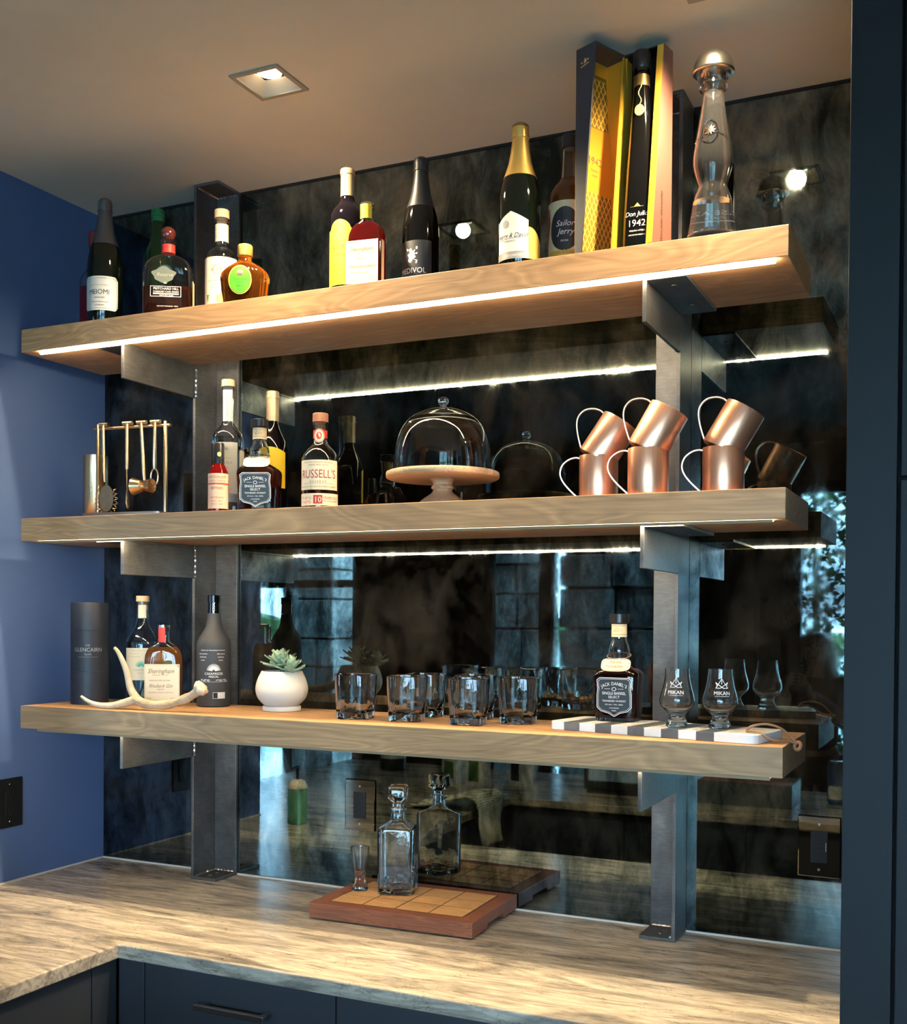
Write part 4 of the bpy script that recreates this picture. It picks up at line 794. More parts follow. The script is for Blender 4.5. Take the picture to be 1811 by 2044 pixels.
# cake stand and dome
t = thing('cake_stand', 'turned pale wood pedestal cake stand under the glass dome', 'cake stand', (1.199, -.25, Z2))
solid(P2(spline([(0, .054), (.006, .0555), (.013, .052), (.022, .041), (.031, .028), (.038, .0215), (.0415, .0215), (.0435, .0245), (.047, .0252), (.0495, .0235), (.052, .0215), (.058, .0225), (.0645, .028)], 2)), 'pedestal', 'mango_wood', t)
solid(P2([(.0645, .121), (.0665, .1245), (.069, .1255), (.076, .1255), (.0785, .1245), (.0795, .122)]), 'plate', 'mango_wood', t, 72)
t = thing('glass_cake_dome', 'clear glass cake dome with a ball knob standing on the wooden cake stand', 'dome', (1.199, -.25, Z2+.0797))
o_ = spline([(.0, .1085), (.03, .1075), (.06, .104), (.09, .0945), (.115, .0765), (.13, .053), (.138, .03), (.1415, .012), (.142, .001)], 4)
i_ = [(z-.0022 if r < .08 else z, r-.0024) for z, r in o_ if r > .0035]
MB().rings([ring(r, r, max(z, 0), 2, 72) for z, r in o_]+[ring(r, r, max(z, 0), 2, 72) for z, r in reversed(i_)], False, False, True).obj('dome_shell', 'clear_glass', t, True)
solid(P2(spline([(.1415, .009), (.145, .0062), (.148, .0075), (.152, .0108), (.157, .0118), (.162, .0105), (.1655, .006), (.1665, .001)], 2)), 'knob', 'clear_glass', t)

# copper mugs
def make_mug():
    t = thing('copper_mug', 'copper mug', 'mug', (0, 0, 0), 0, 'copper mugs stacked in pairs')
    P = [(.0, .037), (.0015, .0392), (.004, .0398), (.0905, .0398), (.0920, .0394)]
    MB().rings([ring(r, r, z, 2, 56) for z, r in P]+[ring(r, r, z, 2, 56) for z, r in ((.0915, .0388), (.088, .0386))], True, False).obj('cup', 'brushed_copper', t, True)
    MB().rings([ring(r, r, z, 2, 56) for z, r in ((.0905, .0387), (.004, .0385), (.0032, .037))], False, True).obj('lining', 'brass_lining', t, True)
    pth = spline([(-.0385, .087), (-.047, .0885), (-.060, .085), (-.0735, .074), (-.0785, .058), (-.074, .042), (-.060, .024), (-.0395, .0045)], 5)
    b = MB(); R = []
    for i, (x, z) in enumerate(pth):
        a, c = pth[max(i-1, 0)], pth[min(i+1, len(pth)-1)]; dx, dz = c[0]-a[0], c[1]-a[1]; L = math.hypot(dx, dz); nx, nz = -dz/L*.0013, dx/L*.0013
        R.append([(x+nx, -.0055, z+nz), (x+nx, .0055, z+nz), (x-nx, .0055, z-nz), (x-nx, -.0055, z-nz)])
    b.rings(R).obj('handle', 'brushed_copper', t, True, ang=50); return t
mug = None
for i, (x, y, nm) in enumerate(((1.567, -.278, 'leftmost pair'), (1.687, -.337, 'middle pair'), (1.824, -.295, 'pair nearest the shelf end'))):
    a = va(x, y); th = rad((33, 29, 30)[i])
    if mug is None: mug = make_mug(); q = mug
    else: q = dup(mug)
    q.location = (x, y, Z2); q.rotation_euler = (0, 0, a); q['label'] = 'upright copper mug at the bottom of the %s' % nm
    lat = -.0395+.04*cos(th); zz = .105-.04*sin(th)
    q = dup(mug, (x+cos(a)*lat, y+sin(a)*lat, Z2+zz+.001), (0, th, a), 'copper mug tilted on top of another, upper one of the %s' % nm)

# ============================================================ lowest shelf
t = thing('gift_tube', 'tall black cylindrical gift tube standing at the wall end of the lowest shelf', 'tube', (.188, -.255, Z3), rad(42))
solid(P2([(0, .0468), (.001, .0476), (.085, .0476)]), 'tube_body', 'tube_black', t, 56); solid(P2([(.0855, .0476), (.19, .0476)]), 'tube_middle', 'tube_black', t, 56); solid(P2([(.1905, .0476), (.259, .0476), (.2615, .0466)]), 'tube_lid', 'tube_black', t, 56)
lettering(cylmap(.0477), [('THE', .006, -.004, .150), ('GLENCAIRN', .0145, -.004, .136, 0, .9), ('GLASS', .006, -.004, .127), ('#.05,.0005', 0, -.004, .122)], 'ink_grey', t)
def shouldered(t, glassm):
    return P2([(0, .038), (.003, .0422), (.15, .0432), (.162, .0425), (.174, .0378), (.186, .0295), (.198, .0225), (.212, .0182), (.235, .0158), (.258, .0148), (.259, .0162), (.266, .0162)])
t = thing('tequila_bottle', 'clear tequila bottle with pale cork top behind the antler, label with teal sunrise', 'bottle', (.270, -.148, Z3), rad(36))
pf = shouldered(t, 0); shell(pf, 'bottle_body', 'clear_glass', t); liquid(pf, .16, 'tequila_liquid', t); solid(P2([(.245, .011), (.266, .0115), (.2662, .0172), (.280, .0172), (.281, .0162)]), 'stopper', 'pale_wood_cap', t)
cm = cylmap(.0434); l = patch(cm, -.05, .05, .06, .144, 'label', 'paper_cream', t, 28); poly_mark(cm, rays(.0, .095, .003, .016, 15, .15, pi-.15, .0011), 'teal_print', l, 'sunrise_print'); lettering(cm, [('CASAMIGOS', .0075, 0, .084), ('TEQUILA', .005, 0, .077), ('Blanco', .006, .02, .066, .3), ('TEQUILA OF THE HOUSE', .005, 0, .136), ('SMALL BATCH', .0042, -.02, .128), ('750 ML', .0042, .022, .128), ('100% BLUE AGAVE', .0042, -.02, .12)], 'ink_grey', l)
patch(cylmap(.0168), -.011, .011, .222, .257, 'neck_label', 'paper_cream', t, 10)
t, a, d, k = flask('flat amber gin flask with cream label and red neck strip behind the antler', (.402, -.222, Z3), rad(31), 'gin_liquid', .15, 'chrome', 'sticker_red', .092, .046, .2065)
fm = flatmap(d); l = patch(fm, -a+.002, a-.003, .012, .107, 'label', 'paper_cream', t, 2); poly_mark(fm, outline([(-a+.004, .015), (a-.005, .015), (a-.005, .104), (-a+.004, .104)], .0003)+[[(a-.011, .104), (a-.005, .104), (a-.005, .098)], [(-a+.004, .015), (-a+.01, .015), (-a+.004, .021)]], 'ink_grey', l, 'border'); lettering(fm, [('Sheringham', .0165, -.004, .084, .4, .85), ('DISTILLERY · EST. 2015', .0042, -.004, .078), ('VANCOUVER ISLAND', .0055, -.006, .064), ('Rhubarb Gin', .0125, -.004, .048, .4, .9), ('Liqueur', .006, -.004, .042, .3), ('RHUBARB, CURRANT, GENTIAN', .0042, -.004, .034), ('375 ML', .0035, -.032, .02), ('30% ALC', .0035, .026, .02)], 'ink_brown', l)
poly_mark(fm, outline(disc(0, .127, .0095, .0095, 20), .0007)+outline(disc(0, .127, .004, .004, 12), .0006), 'gin_liquid', t, 'glass_seal'); patch(cylmap(.0167), -.012, .006, .162, .2, 'neck_strip', 'sticker_red', t, 10)
t = thing('mezcal_bottle', 'matte black mezcal bottle with white printing, standing before the steel post', 'bottle', (.515, -.165, Z3), rad(37))
solid(pf[:9]+[(.236, .0158, .0158, 2)], 'bottle_body', 'matte_black_glass', t); solid(P2([(.2362, .0158), (.262, .0146), (.263, .0162), (.281, .0162), (.282, .0148)]), 'stopper', 'bottle_black', t)
cm = cylmap(.0434); poly_mark(cm, rays(.0, .092, .003, .0175, 17, .12, pi-.12, .0010), 'ink_white', t, 'sunrise_print'); lettering(cm, [('MEZCAL OF THE HOUSE OF FRIENDS', .0038, -.002, .142), ('CASAMIGOS', .0082, 0, .082), ('MEZCAL', .0065, 0, .075), ('#.075,.0004', 0, 0, .064), ('SMALL BATCH', .0038, -.028, .133), ('ARTESANAL', .0038, -.028, .125), ('JOVEN', .0038, -.028, .117), ('100% AGAVE', .0038, .018, .133), ('OAXACA', .0038, .018, .125), ('750 ML', .0038, .018, .117)], 'ink_white', t)
lettering(lambda u, v, e=0.: cylmap(.0160)(.24-v, u+.25, e), [('MEZCAL', .0075, 0, .238)], 'ink_white', t); poly_mark(cm, scribble(-.034, -.010, .0685, .006, 1.)+scribble(.006, .036, .0685, .006, 2.6), 'ink_white', t, 'signature'); patch(cm, -.002, .03, .022, .038, 'tax_sticker', 'paper_grey', t, 8); patch(cm, -.001, .010, .023, .037, 'sticker_print', 'ink_black', t, 6, e=.0007)
# antler
t = thing('deer_antler', 'pale deer antler lying across the front of the lowest shelf', 'antler', (.44, -.345, Z3))
ap = lambda l: [(x-.44, y, z-1.3815) for x, y, z in l]
b = MB(); main = spline(ap([(.612, .004, 1.440), (.590, .002, 1.424), (.560, 0, 1.410), (.520, -.004, 1.3985), (.475, -.006, 1.3965), (.440, -.004, 1.4005), (.415, 0, 1.415), (.398, .003, 1.438), (.388, .004, 1.47), (.375, .002, 1.5), (.362, 0, 1.522), (.353, -.002, 1.5315)]), 5)
K = len(main); b.tube(main, [(.0108+.0012*sin(i*.9)) if i < 22 else .0118-.0085*((i-22)/(K-22))**1.1 for i in range(K)], 14)
b2 = spline(ap([(.425, -.003, 1.408), (.395, -.007, 1.3985), (.36, -.012, 1.3905), (.325, -.016, 1.3895), (.29, -.018, 1.396), (.262, -.018, 1.409)]), 5)
b.tube(b2, [.0118-.0085*(i/(len(b2)-1)) for i in range(len(b2))], 12); b.obj('antler_beam', 'antler_bone', t, True, ang=80)
q = MB(); c0 = Vector(main[0]); ax = (Vector(main[0])-Vector(main[3])).normalized(); s1 = ax.cross(Vector((0, 1, 0))).normalized(); s2 = ax.cross(s1)
for_r = [[tuple(c0+ax*h+s1*(r*(1+.13*sin(5*a+h*300)))*cos(a)+s2*(r*(1+.13*sin(7*a)))*sin(a)) for a in [2*pi*i/28 for i in range(28)]] for h, r in ((-.012, .012), (-.006, .0165), (.001, .0185), (.006, .0165), (.009, .010), (.010, .002))]
q.rings(for_r).obj('burr', 'antler_bone', t, True, ang=80)
# succulent
t = thing('potted_succulent', 'pale green succulent in a round cream ceramic pot with saucer', 'plant', (.737, -.188, Z3))
po = [(.0125, .041), (.016, .045), (.03, .0575), (.048, .0635), (.064, .0625), (.08, .0575), (.092, .0515), (.0965, .0495)]; po = spline(po, 3)
MB().rings([ring(r, r, z, 2, 56) for z, r in po]+[ring(r-.004, r-.004, z, 2, 56) for z, r in reversed(po) if z > .05]).obj('pot', 'ceramic_cream', t, True)
solid(P2([(0, .043), (.001, .0462), (.010, .0468), (.0122, .0455)]), 'saucer', 'ceramic_cream', t, 56); solid(P2([(.07, .05), (.088, .0495)]), 'soil', 'soil', t, 40)
LN = 6
def leafmesh():
    v = []; f = []
    for i in range(LN+1):
        q = i/LN; wd = .66*(sin(pi*min(1, q*.9+.1))**.75)*(1-.1*q)+.02 if q < 1 else .004; x = q
        cup = .10*q*q; th = .09*(1-q)+.012
        v += [(x, -wd*.46, cup+.05), (x, 0, cup-.0), (x, wd*.46, cup+.05), (x, 0, cup-th)]
    for i in range(LN):
        a = i*4
        for k in range(4): f.append((a+k, a+4+k, a+4+(k+1) % 4, a+(k+1) % 4))
    f += [(3, 2, 1, 0), (LN*4, LN*4+1, LN*4+2, LN*4+3)]
    me = bpy.data.meshes.new('leaf'); me.from_pydata(v, [], f); me.update(); me.shade_smooth(); me.materials.append(MATS['succulent_leaf']); return me
LM = leafmesh()
def rosette(c, n, L, tilt, rows):
    for r in range(rows):
        for i in range(n):
            o = link('leaf', LM, t); ph = 2*pi*(i+.5*(r % 2))/n+r*.4; el = rad(tilt+r*(78-tilt)/max(1, rows-1)*.8+random.uniform(-5, 5)); s = L*(1-.17*r)*random.uniform(.9, 1.1)
            o.matrix_local = Matrix.Translation(Vector(c)+Vector((0, 0, .006*r))) @ Matrix.Rotation(ph, 4, 'Z') @ Matrix.Rotation(-el, 4, 'Y') @ Matrix.Diagonal((s, s, s, 1))
rosette((-.004, .002, .106), 7, .056, 8, 4); rosette((.044, -.022, .098), 5, .042, 10, 3)
MB().tube([(0, .002, .086), (0, .002, .116)], .006, 8).tube([(.036, -.018, .086), (.040, -.018, .103)], .005, 8).obj('stem', 'leaf_green', t, True)
# tumblers
def make_tumbler():
    t = thing('whisky_tumbler', 'tumbler', 'glass', (0, 0, 0), 0, 'square tumblers on the lowest shelf')
    O = [(0, .0345, .0345, 4), (.002, .0368, .0368, 4), (.012, .0378, .0378, 4), (.05, .0405, .0405, 4), (.099, .0432, .0432, 3.6), (.1005, .0428, .0428, 3.6)]
    I = [(.0995, .0410, .0410, 3.6), (.05, .0380, .0380, 3.8), (.022, .0355, .0355, 3.6), (.016, .031, .031, 3)]
    MB().rings([ring(a, b_, z, n, 56) for z, a, b_, n in O]+[ring(a, b_, z, n, 56) for z, a, b_, n in I]).obj('glass_body', 'hammered_glass', t, True); return t
tm_ = make_tumbler(); tw = va(1.1, -.26)
for i, (x, y, rz, lb) in enumerate(((.999, -.281, .1, 'square tumbler nearest the potted succulent, standing alone'), (1.128, -.277, .25, 'front square tumbler of the overlapping pair nearer the succulent'), (1.118, -.165, .1, 'rear square tumbler of the overlapping pair nearer the succulent'), (1.238, -.150, .1, 'rear square tumbler of the overlapping pair nearer the marble board'), (1.281, -.283, .2, 'front square tumbler of the overlapping pair nearer the marble board'), (1.366, -.205, .15, 'single square tumbler nearest the striped marble board'))):
    q = tm_ if i == 0 else dup(tm_); q.location = (x, y, Z3); q.rotation_euler = (0, 0, rz); q['label'] = lb
# striped marble board
BT = .0175
t = thing('serving_board', 'white and grey striped marble serving board with a leather loop', 'board', (1.702, -.263, Z3), rad(-11.5))
L_, W_ = .447, .148; n_ = 11; seg = .0365; last = L_-10*seg
for i in range(n_):
    x = -L_/2+i*seg; sg_ = last if i == n_-1 else seg; m_ = 'grey_marble' if i % 2 else 'pale_marble'
    if i in (0, n_-1):
        s_ = -1 if i == 0 else 1; r = .016; xo = x if i == 0 else x+sg_; xi = x+sg_ if i == 0 else x
        pl = [(xi, -W_/2)]+[(xo-s_*r+s_*r*sin(a), -W_/2+r-r*cos(a)) for a in [pi/2*j/6 for j in range(7)]]+[(xo-s_*r+s_*r*cos(a), W_/2-r+r*sin(a)) for a in [pi/2*j/6 for j in range(7)]]+[(xi, W_/2)]
        if i == 0: pl = list(reversed(pl))
        MB().prism(pl, .0005, BT).obj('stripe', m_, t, bevel=.0008)
    else: MB().box(x, x+seg, -W_/2, W_/2, .0005, BT).obj('stripe', m_, t, bevel=.0006)
lp = MB(); lp.tube(spline([(.190, -.035, BT+.002), (.198, -.034, BT+.012), (.222, -.018, BT+.017), (.245, .0, BT+.008), (.262, .012, .006), (.268, .016, -.002)], 5), .0024, 8)
lp.tube(spline([(.190, -.035, BT+.003), (.215, -.045, BT+.004), (.240, -.030, .006), (.256, -.002, .004), (.267, .014, -.001)], 5), .0024, 8)
lp.obj('leather_loop', 'leather_tan', t, True); kn = MB(); kn.tube([(.270+.006*sin(a), .016+.003*cos(a), -.006+.007*cos(a)) for a in [2*pi*i/14 for i in range(15)]], .0036, 8); kn.obj('loop_knot', 'leather_tan', t, True)
square_whiskey('square dark whiskey bottle with a tan neck tag, standing on the striped marble board', (1.594, -.212, Z3+BT), rad(3), [('MIKAN', .0078, 0, .1205), ('"MOHAWK"', .0078, 0, .1115)])
def make_nosing():
    t = thing('nosing_glass', 'nosing glass', 'glass', (0, 0, 0), 0, 'nosing glasses on the marble board')
    O = spline([(0, .0205), (.0015, .0220), (.005, .0218), (.010, .0190), (.017, .0160), (.024, .0158), (.029, .0205), (.036, .0282), (.045, .0335), (.053, .0345), (.063, .0328), (.077, .0288), (.092, .0256), (.106, .0240), (.1155, .0236)], 3)
    I = spline([(.1155, .0224), (.106, .0228), (.092, .0244), (.077, .0276), (.063, .0316), (.053, .0332), (.045, .0320), (.037, .0262), (.031, .0175), (.028, .0080)], 3)
    MB().rings([ring(r, r, z, 2, 48) for z, r in O]+[ring(r, r, z, 2, 48) for z, r in I]).obj('glass_body', 'crystal_glass', t, True)
    prf = P2(O); em_ = lambda u, v, e=0.: (at_z(prf, v)[1]*sin(u/.03)*1.004, -at_z(prf, v)[1]*cos(u/.03)*1.004-.0002, v)
    lettering(em_, [('MIKAN', .0100, 0, .0665), ('#.026,.0005', 0, 0, .0635)], 'etched_white', t)
    tri = segs([((-.0125, .0795), (0, .098)), ((0, .098), (.0125, .0795)), ((-.0125, .0795), (-.003, .0795)), ((.0125, .0795), (.003, .0795)), ((-.0135, .0905), (.003, .0795)), ((.0135, .0905), (-.003, .0795)), ((-.0135, .0905), (-.0095, .0835)), ((.0135, .0905), (.0095, .0835)), ((0, .098), (0, .087))], .00055)
    poly_mark(em_, tri, 'etched_white', t); return t
ng = make_nosing()
for i, (x, y, rz, lb) in enumerate(((1.736, -.285, rad(8), 'tulip-shaped nosing glass on the marble board, beside the square whiskey bottle'), (1.817, -.268, rad(18), 'tulip-shaped nosing glass on the marble board, nearest the leather loop'))):
    q = ng if i == 0 else dup(ng); q.location = (x, y, Z3+BT+.0002); q.rotation_euler = (0, 0, rz); q['label'] = lb

# ============================================================ on the counter
t = thing('cutting_board', 'reddish wooden board inlaid with twelve pale squares, lying on the counter', 'board', (1.085, -.1475, CT), rad(1.5))
hw, hd = .204, .138; prf_ = [(-hd, 0.004), (-hd+.088, .004), (-hd+.092, .014), (hd-.092, .014), (hd-.088, .004), (hd, .004), (hd, .0385), (-hd, .0385)]
MB().prism(prf_, -hw, hw, axis='x').obj('board_frame', 'mahogany', t, bevel=.0012)
ft = MB()
for x in (-.17, .17):
    for y in (-.115, .115): MB().rings([ring(.009, .009, 0, 2, 16, x, y), ring(.009, .009, .0042, 2, 16, x, y)]).obj('rubber_foot', 'cap_black', t)
MB().box(-.170, .170, -.108, .108, .038, .0388).obj('dark_inlay', 'walnut_inlay', t)
tw_, td_ = .0800, .0660
for i in range(4):
    for j in range(3):
        x = -.1255+.0837*i; y = -.0705+.0705*j; MB().box(x-tw_/2, x+tw_/2, y-td_/2, y+td_/2, .0386, .0393).obj('tile', 'maple', t, bevel=.0003)
BZ = CT+.0394
t = thing('decanter', 'square clear glass decanter with a chunky square stopper on the inlaid board', 'decanter', (1.020, -.112, BZ), rad(19))
pf = [(0, .040, .040, 7), (.003, .0435, .0435, 7), (.01, .0445, .0445, 8), (.148, .0445, .0445, 8), (.155, .043, .043, 7), (.160, .036, .036, 4.5), (.165, .026, .026, 3), (.172, .018, .018, 2), (.19, .0165, .0165, 2), (.193, .0205, .0205, 2), (.2, .0215, .0215, 2), (.202, .0205, .0205, 2)]
shell(pf, 'decanter_body', 'hammered_glass', t, .0045, .016, 64)
st = MB().rings([ring(a, a, z, n, 48) for z, a, n in ((.182, .0095, 2), (.203, .0115, 2), (.207, .0145, 2), (.213, .0135, 2), (.219, .018, 4), (.224, .0215, 7), (.252, .0215, 7), (.2555, .0195, 7))]); st.obj('stopper', 'clear_glass', t, True)
t = thing('shot_glass', 'small waisted clear shot glass beside the square decanter on the inlaid board', 'glass', (.931, -.138, BZ))
O = spline([(0, .0185), (.002, .0198), (.008, .0195), (.02, .0160), (.028, .0135), (.036, .0130), (.05, .0148), (.075, .0188), (.1, .0225), (.103, .0226)], 3); I = [(.1025, .0212), (.075, .0174), (.05, .0134), (.04, .011), (.034, .005)]
MB().rings([ring(r, r, z, 2, 44) for z, r in O]+[ring(r, r, z, 2, 44) for z, r in I]).obj('glass_body', 'crystal_glass', t, True)

# ============================================================ things seen only in the mirror
t = thing('soap_dispenser', 'green soap bottle with white top and black pump, seen in the mirror', 'soap', (.205, -.70, CT), rad(180))
solid(P2([(0, .030), (.003, .033), (.115, .033), (.12, .032)]), 'bottle_body', 'soap_liquid', t); solid(P2([(.1202, .033), (.13, .0325), (.142, .026), (.148, .015)]), 'shoulder', 'ceramic_cream', t)
MB().tube([(0, 0, .146), (0, 0, .192)], .005, 8).tube([(0, 0, .19), (0, -.035, .187)], .005, 8).obj('pump', 'cap_black', t, True)
t = thing('canister', 'black canister with a pale label band on the peninsula, seen in the mirror', 'canister', (-.14, -2.02, CT)); solid(P2([(0, .055), (.002, .058), (.19, .058), (.193, .056)]), 'body', 'tube_black', t); solid(P2([(.055, .0586), (.10, .0586)]), 'label_band', 'paper_grey', t)
for i, (x, y, rz, c, hh, lb) in enumerate(((.27, -1.80, .3, 'paper_white', .135, 'white and green tea carton nearest the canister, seen in the mirror'), (.40, -1.76, .25, 'paper_white', .15, 'white and green tea carton standing in the middle of the row, seen in the mirror'), (.55, -1.86, .5, 'paper_white', .16, 'green-edged tea carton with a dark window, seen in the mirror'))):
    t = thing('tea_carton', lb, 'box', (x, y, CT), rz, 'tea cartons on the peninsula'); MB().box(-.042, .042, -.032, .032, 0, hh).obj('carton', c, t, bevel=.001)
    MB().box(-.0424, .0424, -.0324, .0324, hh-.03, hh+.0003).obj('lid_band', 'paper_green', t); MB().box(-.026, .026, .0322, .0328, .02, hh-.045).obj('print_panel', 'paper_black' if i == 2 else 'leaf_green', t)
# towel over the wing's edge
sec = spline([(.40, .918), (.47, .925), (.55, .948), (.61, .955), (.648, .945), (.664, .915), (.668, .87), (.672, .82), (.67, .785)], 4); ny = 12; v = []; f = []
for j in range(ny+1):
    q = j/ny; y = -1.40+.27*q
    for i, (x, z) in enumerate(sec):
        s_ = i/len(sec); v.append((x+.012*sin(q*9+i*.2)*s_*.7+.004, y+(.5-q)*.10*s_*s_+.02*sin(i*.3), z+(.006*sin(q*14)*(1 if i < 18 else 0)) + (abs(sin(q*9+i*.2))*.008 if x > .6 and z > .9 else .002)))
ns = len(sec)
for j in range(ny):
    for i in range(ns-1): f.append((j*ns+i, j*ns+i+1, (j+1)*ns+i+1, (j+1)*ns+i))
tw2 = MB().add(v, f).obj('hand_towel', 'towel_cloth', None, True, ang=80); md = tw2.modifiers.new('solidify', 'SOLIDIFY'); md.thickness = .006; md.offset = 1
tag(tw2, 'ribbed beige hand towel draped over the counter edge, seen in the mirror', 'towel')
t = thing('storage_box', 'shallow grey open box on the peninsula, seen in the mirror', 'box', (1.44, -1.86, CT))
b = MB()
for a in ((-.22, .22, .10, .108), (-.22, .22, -.108, -.10), (-.22, -.212, -.10, .10), (.212, .22, -.10, .10)): b.box(*a, .004, .088)
b.box(-.22, .22, -.108, .108, 0, .004); b.obj('box_shell', 'grey_marble', t)
MB().box(-.21, .21, -.098, .098, .05, .072).obj('box_contents', 'wood_cap', t)
t = thing('drinks_can', 'tall blue drinks can on the peninsula, seen in the mirror', 'can', (1.79, -1.98, CT)); MATS.get('can_blue') or plain('can_blue', (.03, .14, .38), .25, .6)
solid(P2([(0, .027), (.004, .032), (.012, .0335), (.150, .0335), (.160, .028)]), 'can_body', 'can_blue', t); solid(P2([(.1602, .028), (.163, .0282), (.1635, .026)]), 'can_rim', 'chrome', t); patch(cylmap(.0336, pi), -.03, .03, .02, .07, 'label_print', 'ink_white', t, 16)
t = thing('framed_panel', 'black-framed pale blue panel propped on the peninsula, seen in the mirror', 'screen', (.98, -1.80, CT), rad(180))
MB().rings([ring(.12, .012, .0, 8, 40), ring(.12, .012, .012, 8, 40)]).obj('foot', 'frame_black', t); plain('pale_blue_panel', (.32, .45, .62), .3)
MB().box(-.135, .135, -.008, .008, .012, .19).obj('frame', 'frame_black', t, bevel=.01); MB().box(-.112, .112, -.0095, -.007, .05, .175).obj('panel', 'pale_blue_panel', t, bevel=.004)
# shrubs outside the glazing
def shrub(x, y, h, r, label, seed):
    rnd = random.Random(seed); t = thing('garden_shrub', label, 'shrub', (x, y, -.06), 0, 'shrubs outside the glazing'); b = MB()
    for i in range(2000):
        q = rnd.random(); z = .15*h+q*h*.85; rr = r*(.35+.65*sin(pi*min(1, .25+q*.7)))*math.sqrt(rnd.random()); a = rnd.uniform(0, 2*pi); c = Vector((rr*cos(a), rr*sin(a), z))
        d1 = Vector((rnd.gauss(0, 1), rnd.gauss(0, 1), rnd.gauss(0, .6))).normalized(); d2 = d1.cross(Vector((rnd.gauss(0, 1), rnd.gauss(0, 1), rnd.gauss(0, 1)))).normalized(); L = rnd.uniform(.06, .11)
        b.add([tuple(c), tuple(c+d1*L*.5+d2*L*.25), tuple(c+d1*L), tuple(c+d1*L*.5-d2*L*.25)], [(0, 1, 2, 3)])
    o = b.obj('foliage', 'foliage', t); o['kind'] = 'stuff'; MB().tube([(0, 0, 0), (.03, 0, h*.4), (0, .02, h*.8)], [.05, .035, .012], 8).obj('stem', 'soil', t)
for i, (x, y, h, r) in enumerate(((1.12, -6.45, 3.2, .40), (1.93, -6.2, 2.0, .33), (2.65, -6.3, 2.4, .34))):
    shrub(x, y, h, r, ('tall narrow dark shrub outside the glazing behind the person', 'low round dark shrub outside the glazing beside the person', 'broad dark shrub outside the glazing, out of the mirror view')[i], 11+i)

# person with a phone, seen in the mirror
def skin_obj(name, J, E_, mat, parent, sub=2):
    keys = list(J); me = bpy.data.meshes.new(name); me.from_pydata([J[k][:3] for k in keys], [(keys.index(a), keys.index(c)) for a, c in E_], []); me.update(); me.materials.append(MATS[mat])
    o = link(name, me, parent); me.skin_vertices or None
    md = o.modifiers.new('skin', 'SKIN'); md.use_smooth_shade = True
    lay = me.skin_vertices[0].data if me.skin_vertices else None
    if lay is None:
        me.attributes.new; 
    for i, k in enumerate(keys):
        r = J[k][3]; lay[i].radius = (r, r) if not isinstance(r, tuple) else r
        lay[i].use_root = (i == 0)
    s = o.modifiers.new('subsurf', 'SUBSURF'); s.levels = sub; s.render_levels = sub; return o
PS = .905
t = thing('person', 'long-haired person in black with one pale sleeve, holding up a phone, in the mirror', 'person', (1.45, -4.0, 0)); t.scale = (PS, PS, PS)
J = {'pelvis': (0, 0, .94, (.13, .10)), 'spine': (0, 0, 1.1, (.115, .085)), 'chest': (0, 0, 1.28, (.13, .095)), 'neck0': (0, -.005, 1.43, .06), 'neck1': (0, .01, 1.49, .048), 'jaw': (0, .045, 1.535, (.052, .058)), 'head': (0, .02, 1.60, (.074, .088)), 'crown': (0, .005, 1.655, (.055, .065))}
E_ = [('pelvis', 'spine'), ('spine', 'chest'), ('chest', 'neck0'), ('neck0', 'neck1'), ('neck1', 'jaw'), ('jaw', 'head'), ('head', 'crown')]
for s, n in ((-1, 'a'), (1, 'b')):
    hx = -.065+s*.042
    J.update({n+'sh': (s*.165, -.01, 1.385, .052), n+'el': (s*.205, .07, 1.15, .04), n+'wr': (hx+s*.028, .27, 1.335, .024), n+'pm': (hx+s*.008, .295, 1.39, (.03, .016)), n+'hp': (s*.088, 0, .88, .088), n+'kn': (s*.095, .02, .49, .055), n+'an': (s*.1, -.02, .09, .036), n+'to': (s*.11, .11, .03, (.038, .026))})
    E_ += [('chest', n+'sh'), (n+'sh', n+'el'), (n+'el', n+'wr'), (n+'wr', n+'pm'), ('pelvis', n+'hp'), (n+'hp', n+'kn'), (n+'kn', n+'an'), (n+'an', n+'to')]
    for f in range(4):
        z = 1.40+.019*f-.02*(f == 0)*0; L = (.028, .033, .034, .029)[f]
        J.update({n+'f%d1' % f: (hx-s*.002, .318, z-.008, .0088), n+'f%d2' % f: (hx-s*(.002+L*.5), .333, z, .0078), n+'f%d3' % f: (hx-s*(.004+L), .331, z+.004, .0066)})
        E_ += [(n+'pm', n+'f%d1' % f), (n+'f%d1' % f, n+'f%d2' % f), (n+'f%d2' % f, n+'f%d3' % f)]
    J.update({n+'t1': (hx-s*.006, .285, 1.412, .0105), n+'t2': (hx-s*.022, .288, 1.437, .0088)}); E_ += [(n+'pm', n+'t1'), (n+'t1', n+'t2')]
J.update({'nose0': (0, .108, 1.592, .012), 'nose': (0, .122, 1.572, .013), 'eara': (-.079, .0, 1.585, (.012, .02)), 'earb': (.079, .0, 1.585, (.012, .02))}); E_ += [('head', 'nose0'), ('nose0', 'nose'), ('head', 'eara'), ('head', 'earb')]
bd = skin_obj('body', J, E_, 'skin', t)
for s in (-1, 1):
    MB().ball((s*.032, .094, 1.602), .0125, .0125, .0105, 14, 8).obj('eye', 'etched_white', t, True); MB().ball((s*.032, .1045, 1.602), .0058, .003, .0058, 12, 6).obj('iris', 'cap_black', t, True)
    MB().tube([(s*.05, .092, 1.622), (s*.032, .103, 1.627), (s*.016, .104, 1.622)], .0035, 6).obj('eyebrow', 'hair_dark', t, True)
MB().tube([(-.024, .098, 1.543), (-.01, .108, 1.546), (0, .109, 1.544), (.01, .108, 1.546), (.024, .098, 1.543)], [.002, .0055, .0055, .0055, .002], 8).obj('mouth', 'rose_print', t, True)
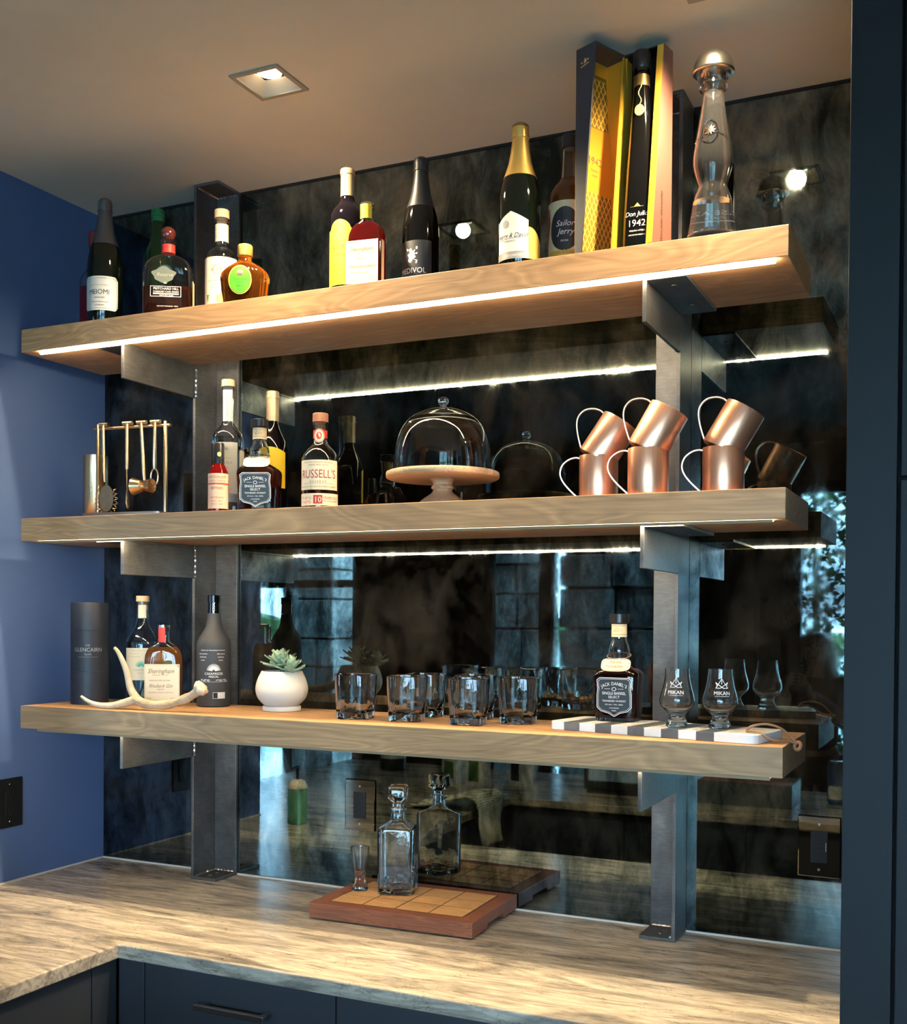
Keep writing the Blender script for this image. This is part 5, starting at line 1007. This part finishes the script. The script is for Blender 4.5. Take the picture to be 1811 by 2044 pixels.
Cj = {k: v for k, v in J.items() if k in ('pelvis', 'spine', 'chest') or k[1:] in ('sh', 'el', 'hp', 'kn', 'an')}
up_ = {k: (*v[:3], tuple(r*1.17+.006 for r in v[3]) if isinstance(v[3], tuple) else v[3]*1.17+.006) for k, v in Cj.items()}
top = {k: up_[k] for k in ('pelvis', 'spine', 'chest', 'ash', 'bsh', 'ael', 'bel')}; top['nk'] = (0, -.005, 1.405, .075)
skin_obj('top', top, [('pelvis', 'spine'), ('spine', 'chest'), ('chest', 'nk'), ('chest', 'ash'), ('chest', 'bsh'), ('ash', 'ael'), ('bsh', 'bel')], 'cloth_black', t)
for n in 'ab':
    e, w_ = Vector(J[n+'el'][:3]), Vector(J[n+'wr'][:3])
    MB().tube([tuple(e+(w_-e)*q) for q in (-.08, .0, .3, .7, .93)], [.050, .052, .049, .041, .036], 16).obj('sleeve', 'cloth_white' if n == 'a' else 'cloth_black', t, True)
lg = {k: up_[k] for k in up_ if k[1:] in ('hp', 'kn', 'an')}; lg = {'pelvis': (0, 0, .93, (.15, .115)), **lg}
skin_obj('trousers', lg, [('pelvis', n+'hp') for n in 'ab']+[(n+'hp', n+'kn') for n in 'ab']+[(n+'kn', n+'an') for n in 'ab'], 'cloth_black', t)
R = []
for z, r_, cyy in ((1.705, .02, .0), (1.695, .06, .0), (1.67, .09, .0), (1.63, .105, -.005), (1.58, .112, -.01), (1.52, .118, -.02), (1.44, .128, -.03), (1.36, .135, -.035), (1.27, .13, -.04), (1.2, .11, -.045)):
    op = rad(38) if z < 1.66 else rad(4); R.append([(r_*sin(a)*(1+.03*sin(9*a)), cyy+r_*cos(a)*1.02, z) for a in [op+(2*pi-2*op)*i/40 for i in range(41)]])
b = MB(); n_ = 41; b.v = [p for r in R for p in r]; b.f = [(k*n_+i, k*n_+i+1, (k+1)*n_+i+1, (k+1)*n_+i) for k in range(len(R)-1) for i in range(n_-1)]
hr = b.obj('hair', 'hair_dark', t, True, ang=80); md = hr.modifiers.new('solidify', 'SOLIDIFY'); md.thickness = .018; md.offset = -1
ph = MB().box(-.04, .04, -.005, .005, -.078, .078).obj('smartphone', 'phone_dark', None, bevel=.003); ph.location = (1.45-.065*PS, -4.0+.312*PS, 1.432*PS+.01); tag(ph, 'dark smartphone held up by the person seen in the mirror', 'phone')
MB().rings([ring(.006, .006, 0, 2, 14), ring(.0055, .0055, .0015, 2, 14)]).obj('camera_lens', 'chrome', ph, True).matrix_local = Matrix.Translation((.025, .005, .06)) @ Matrix.Rotation(-pi/2, 4, 'X')
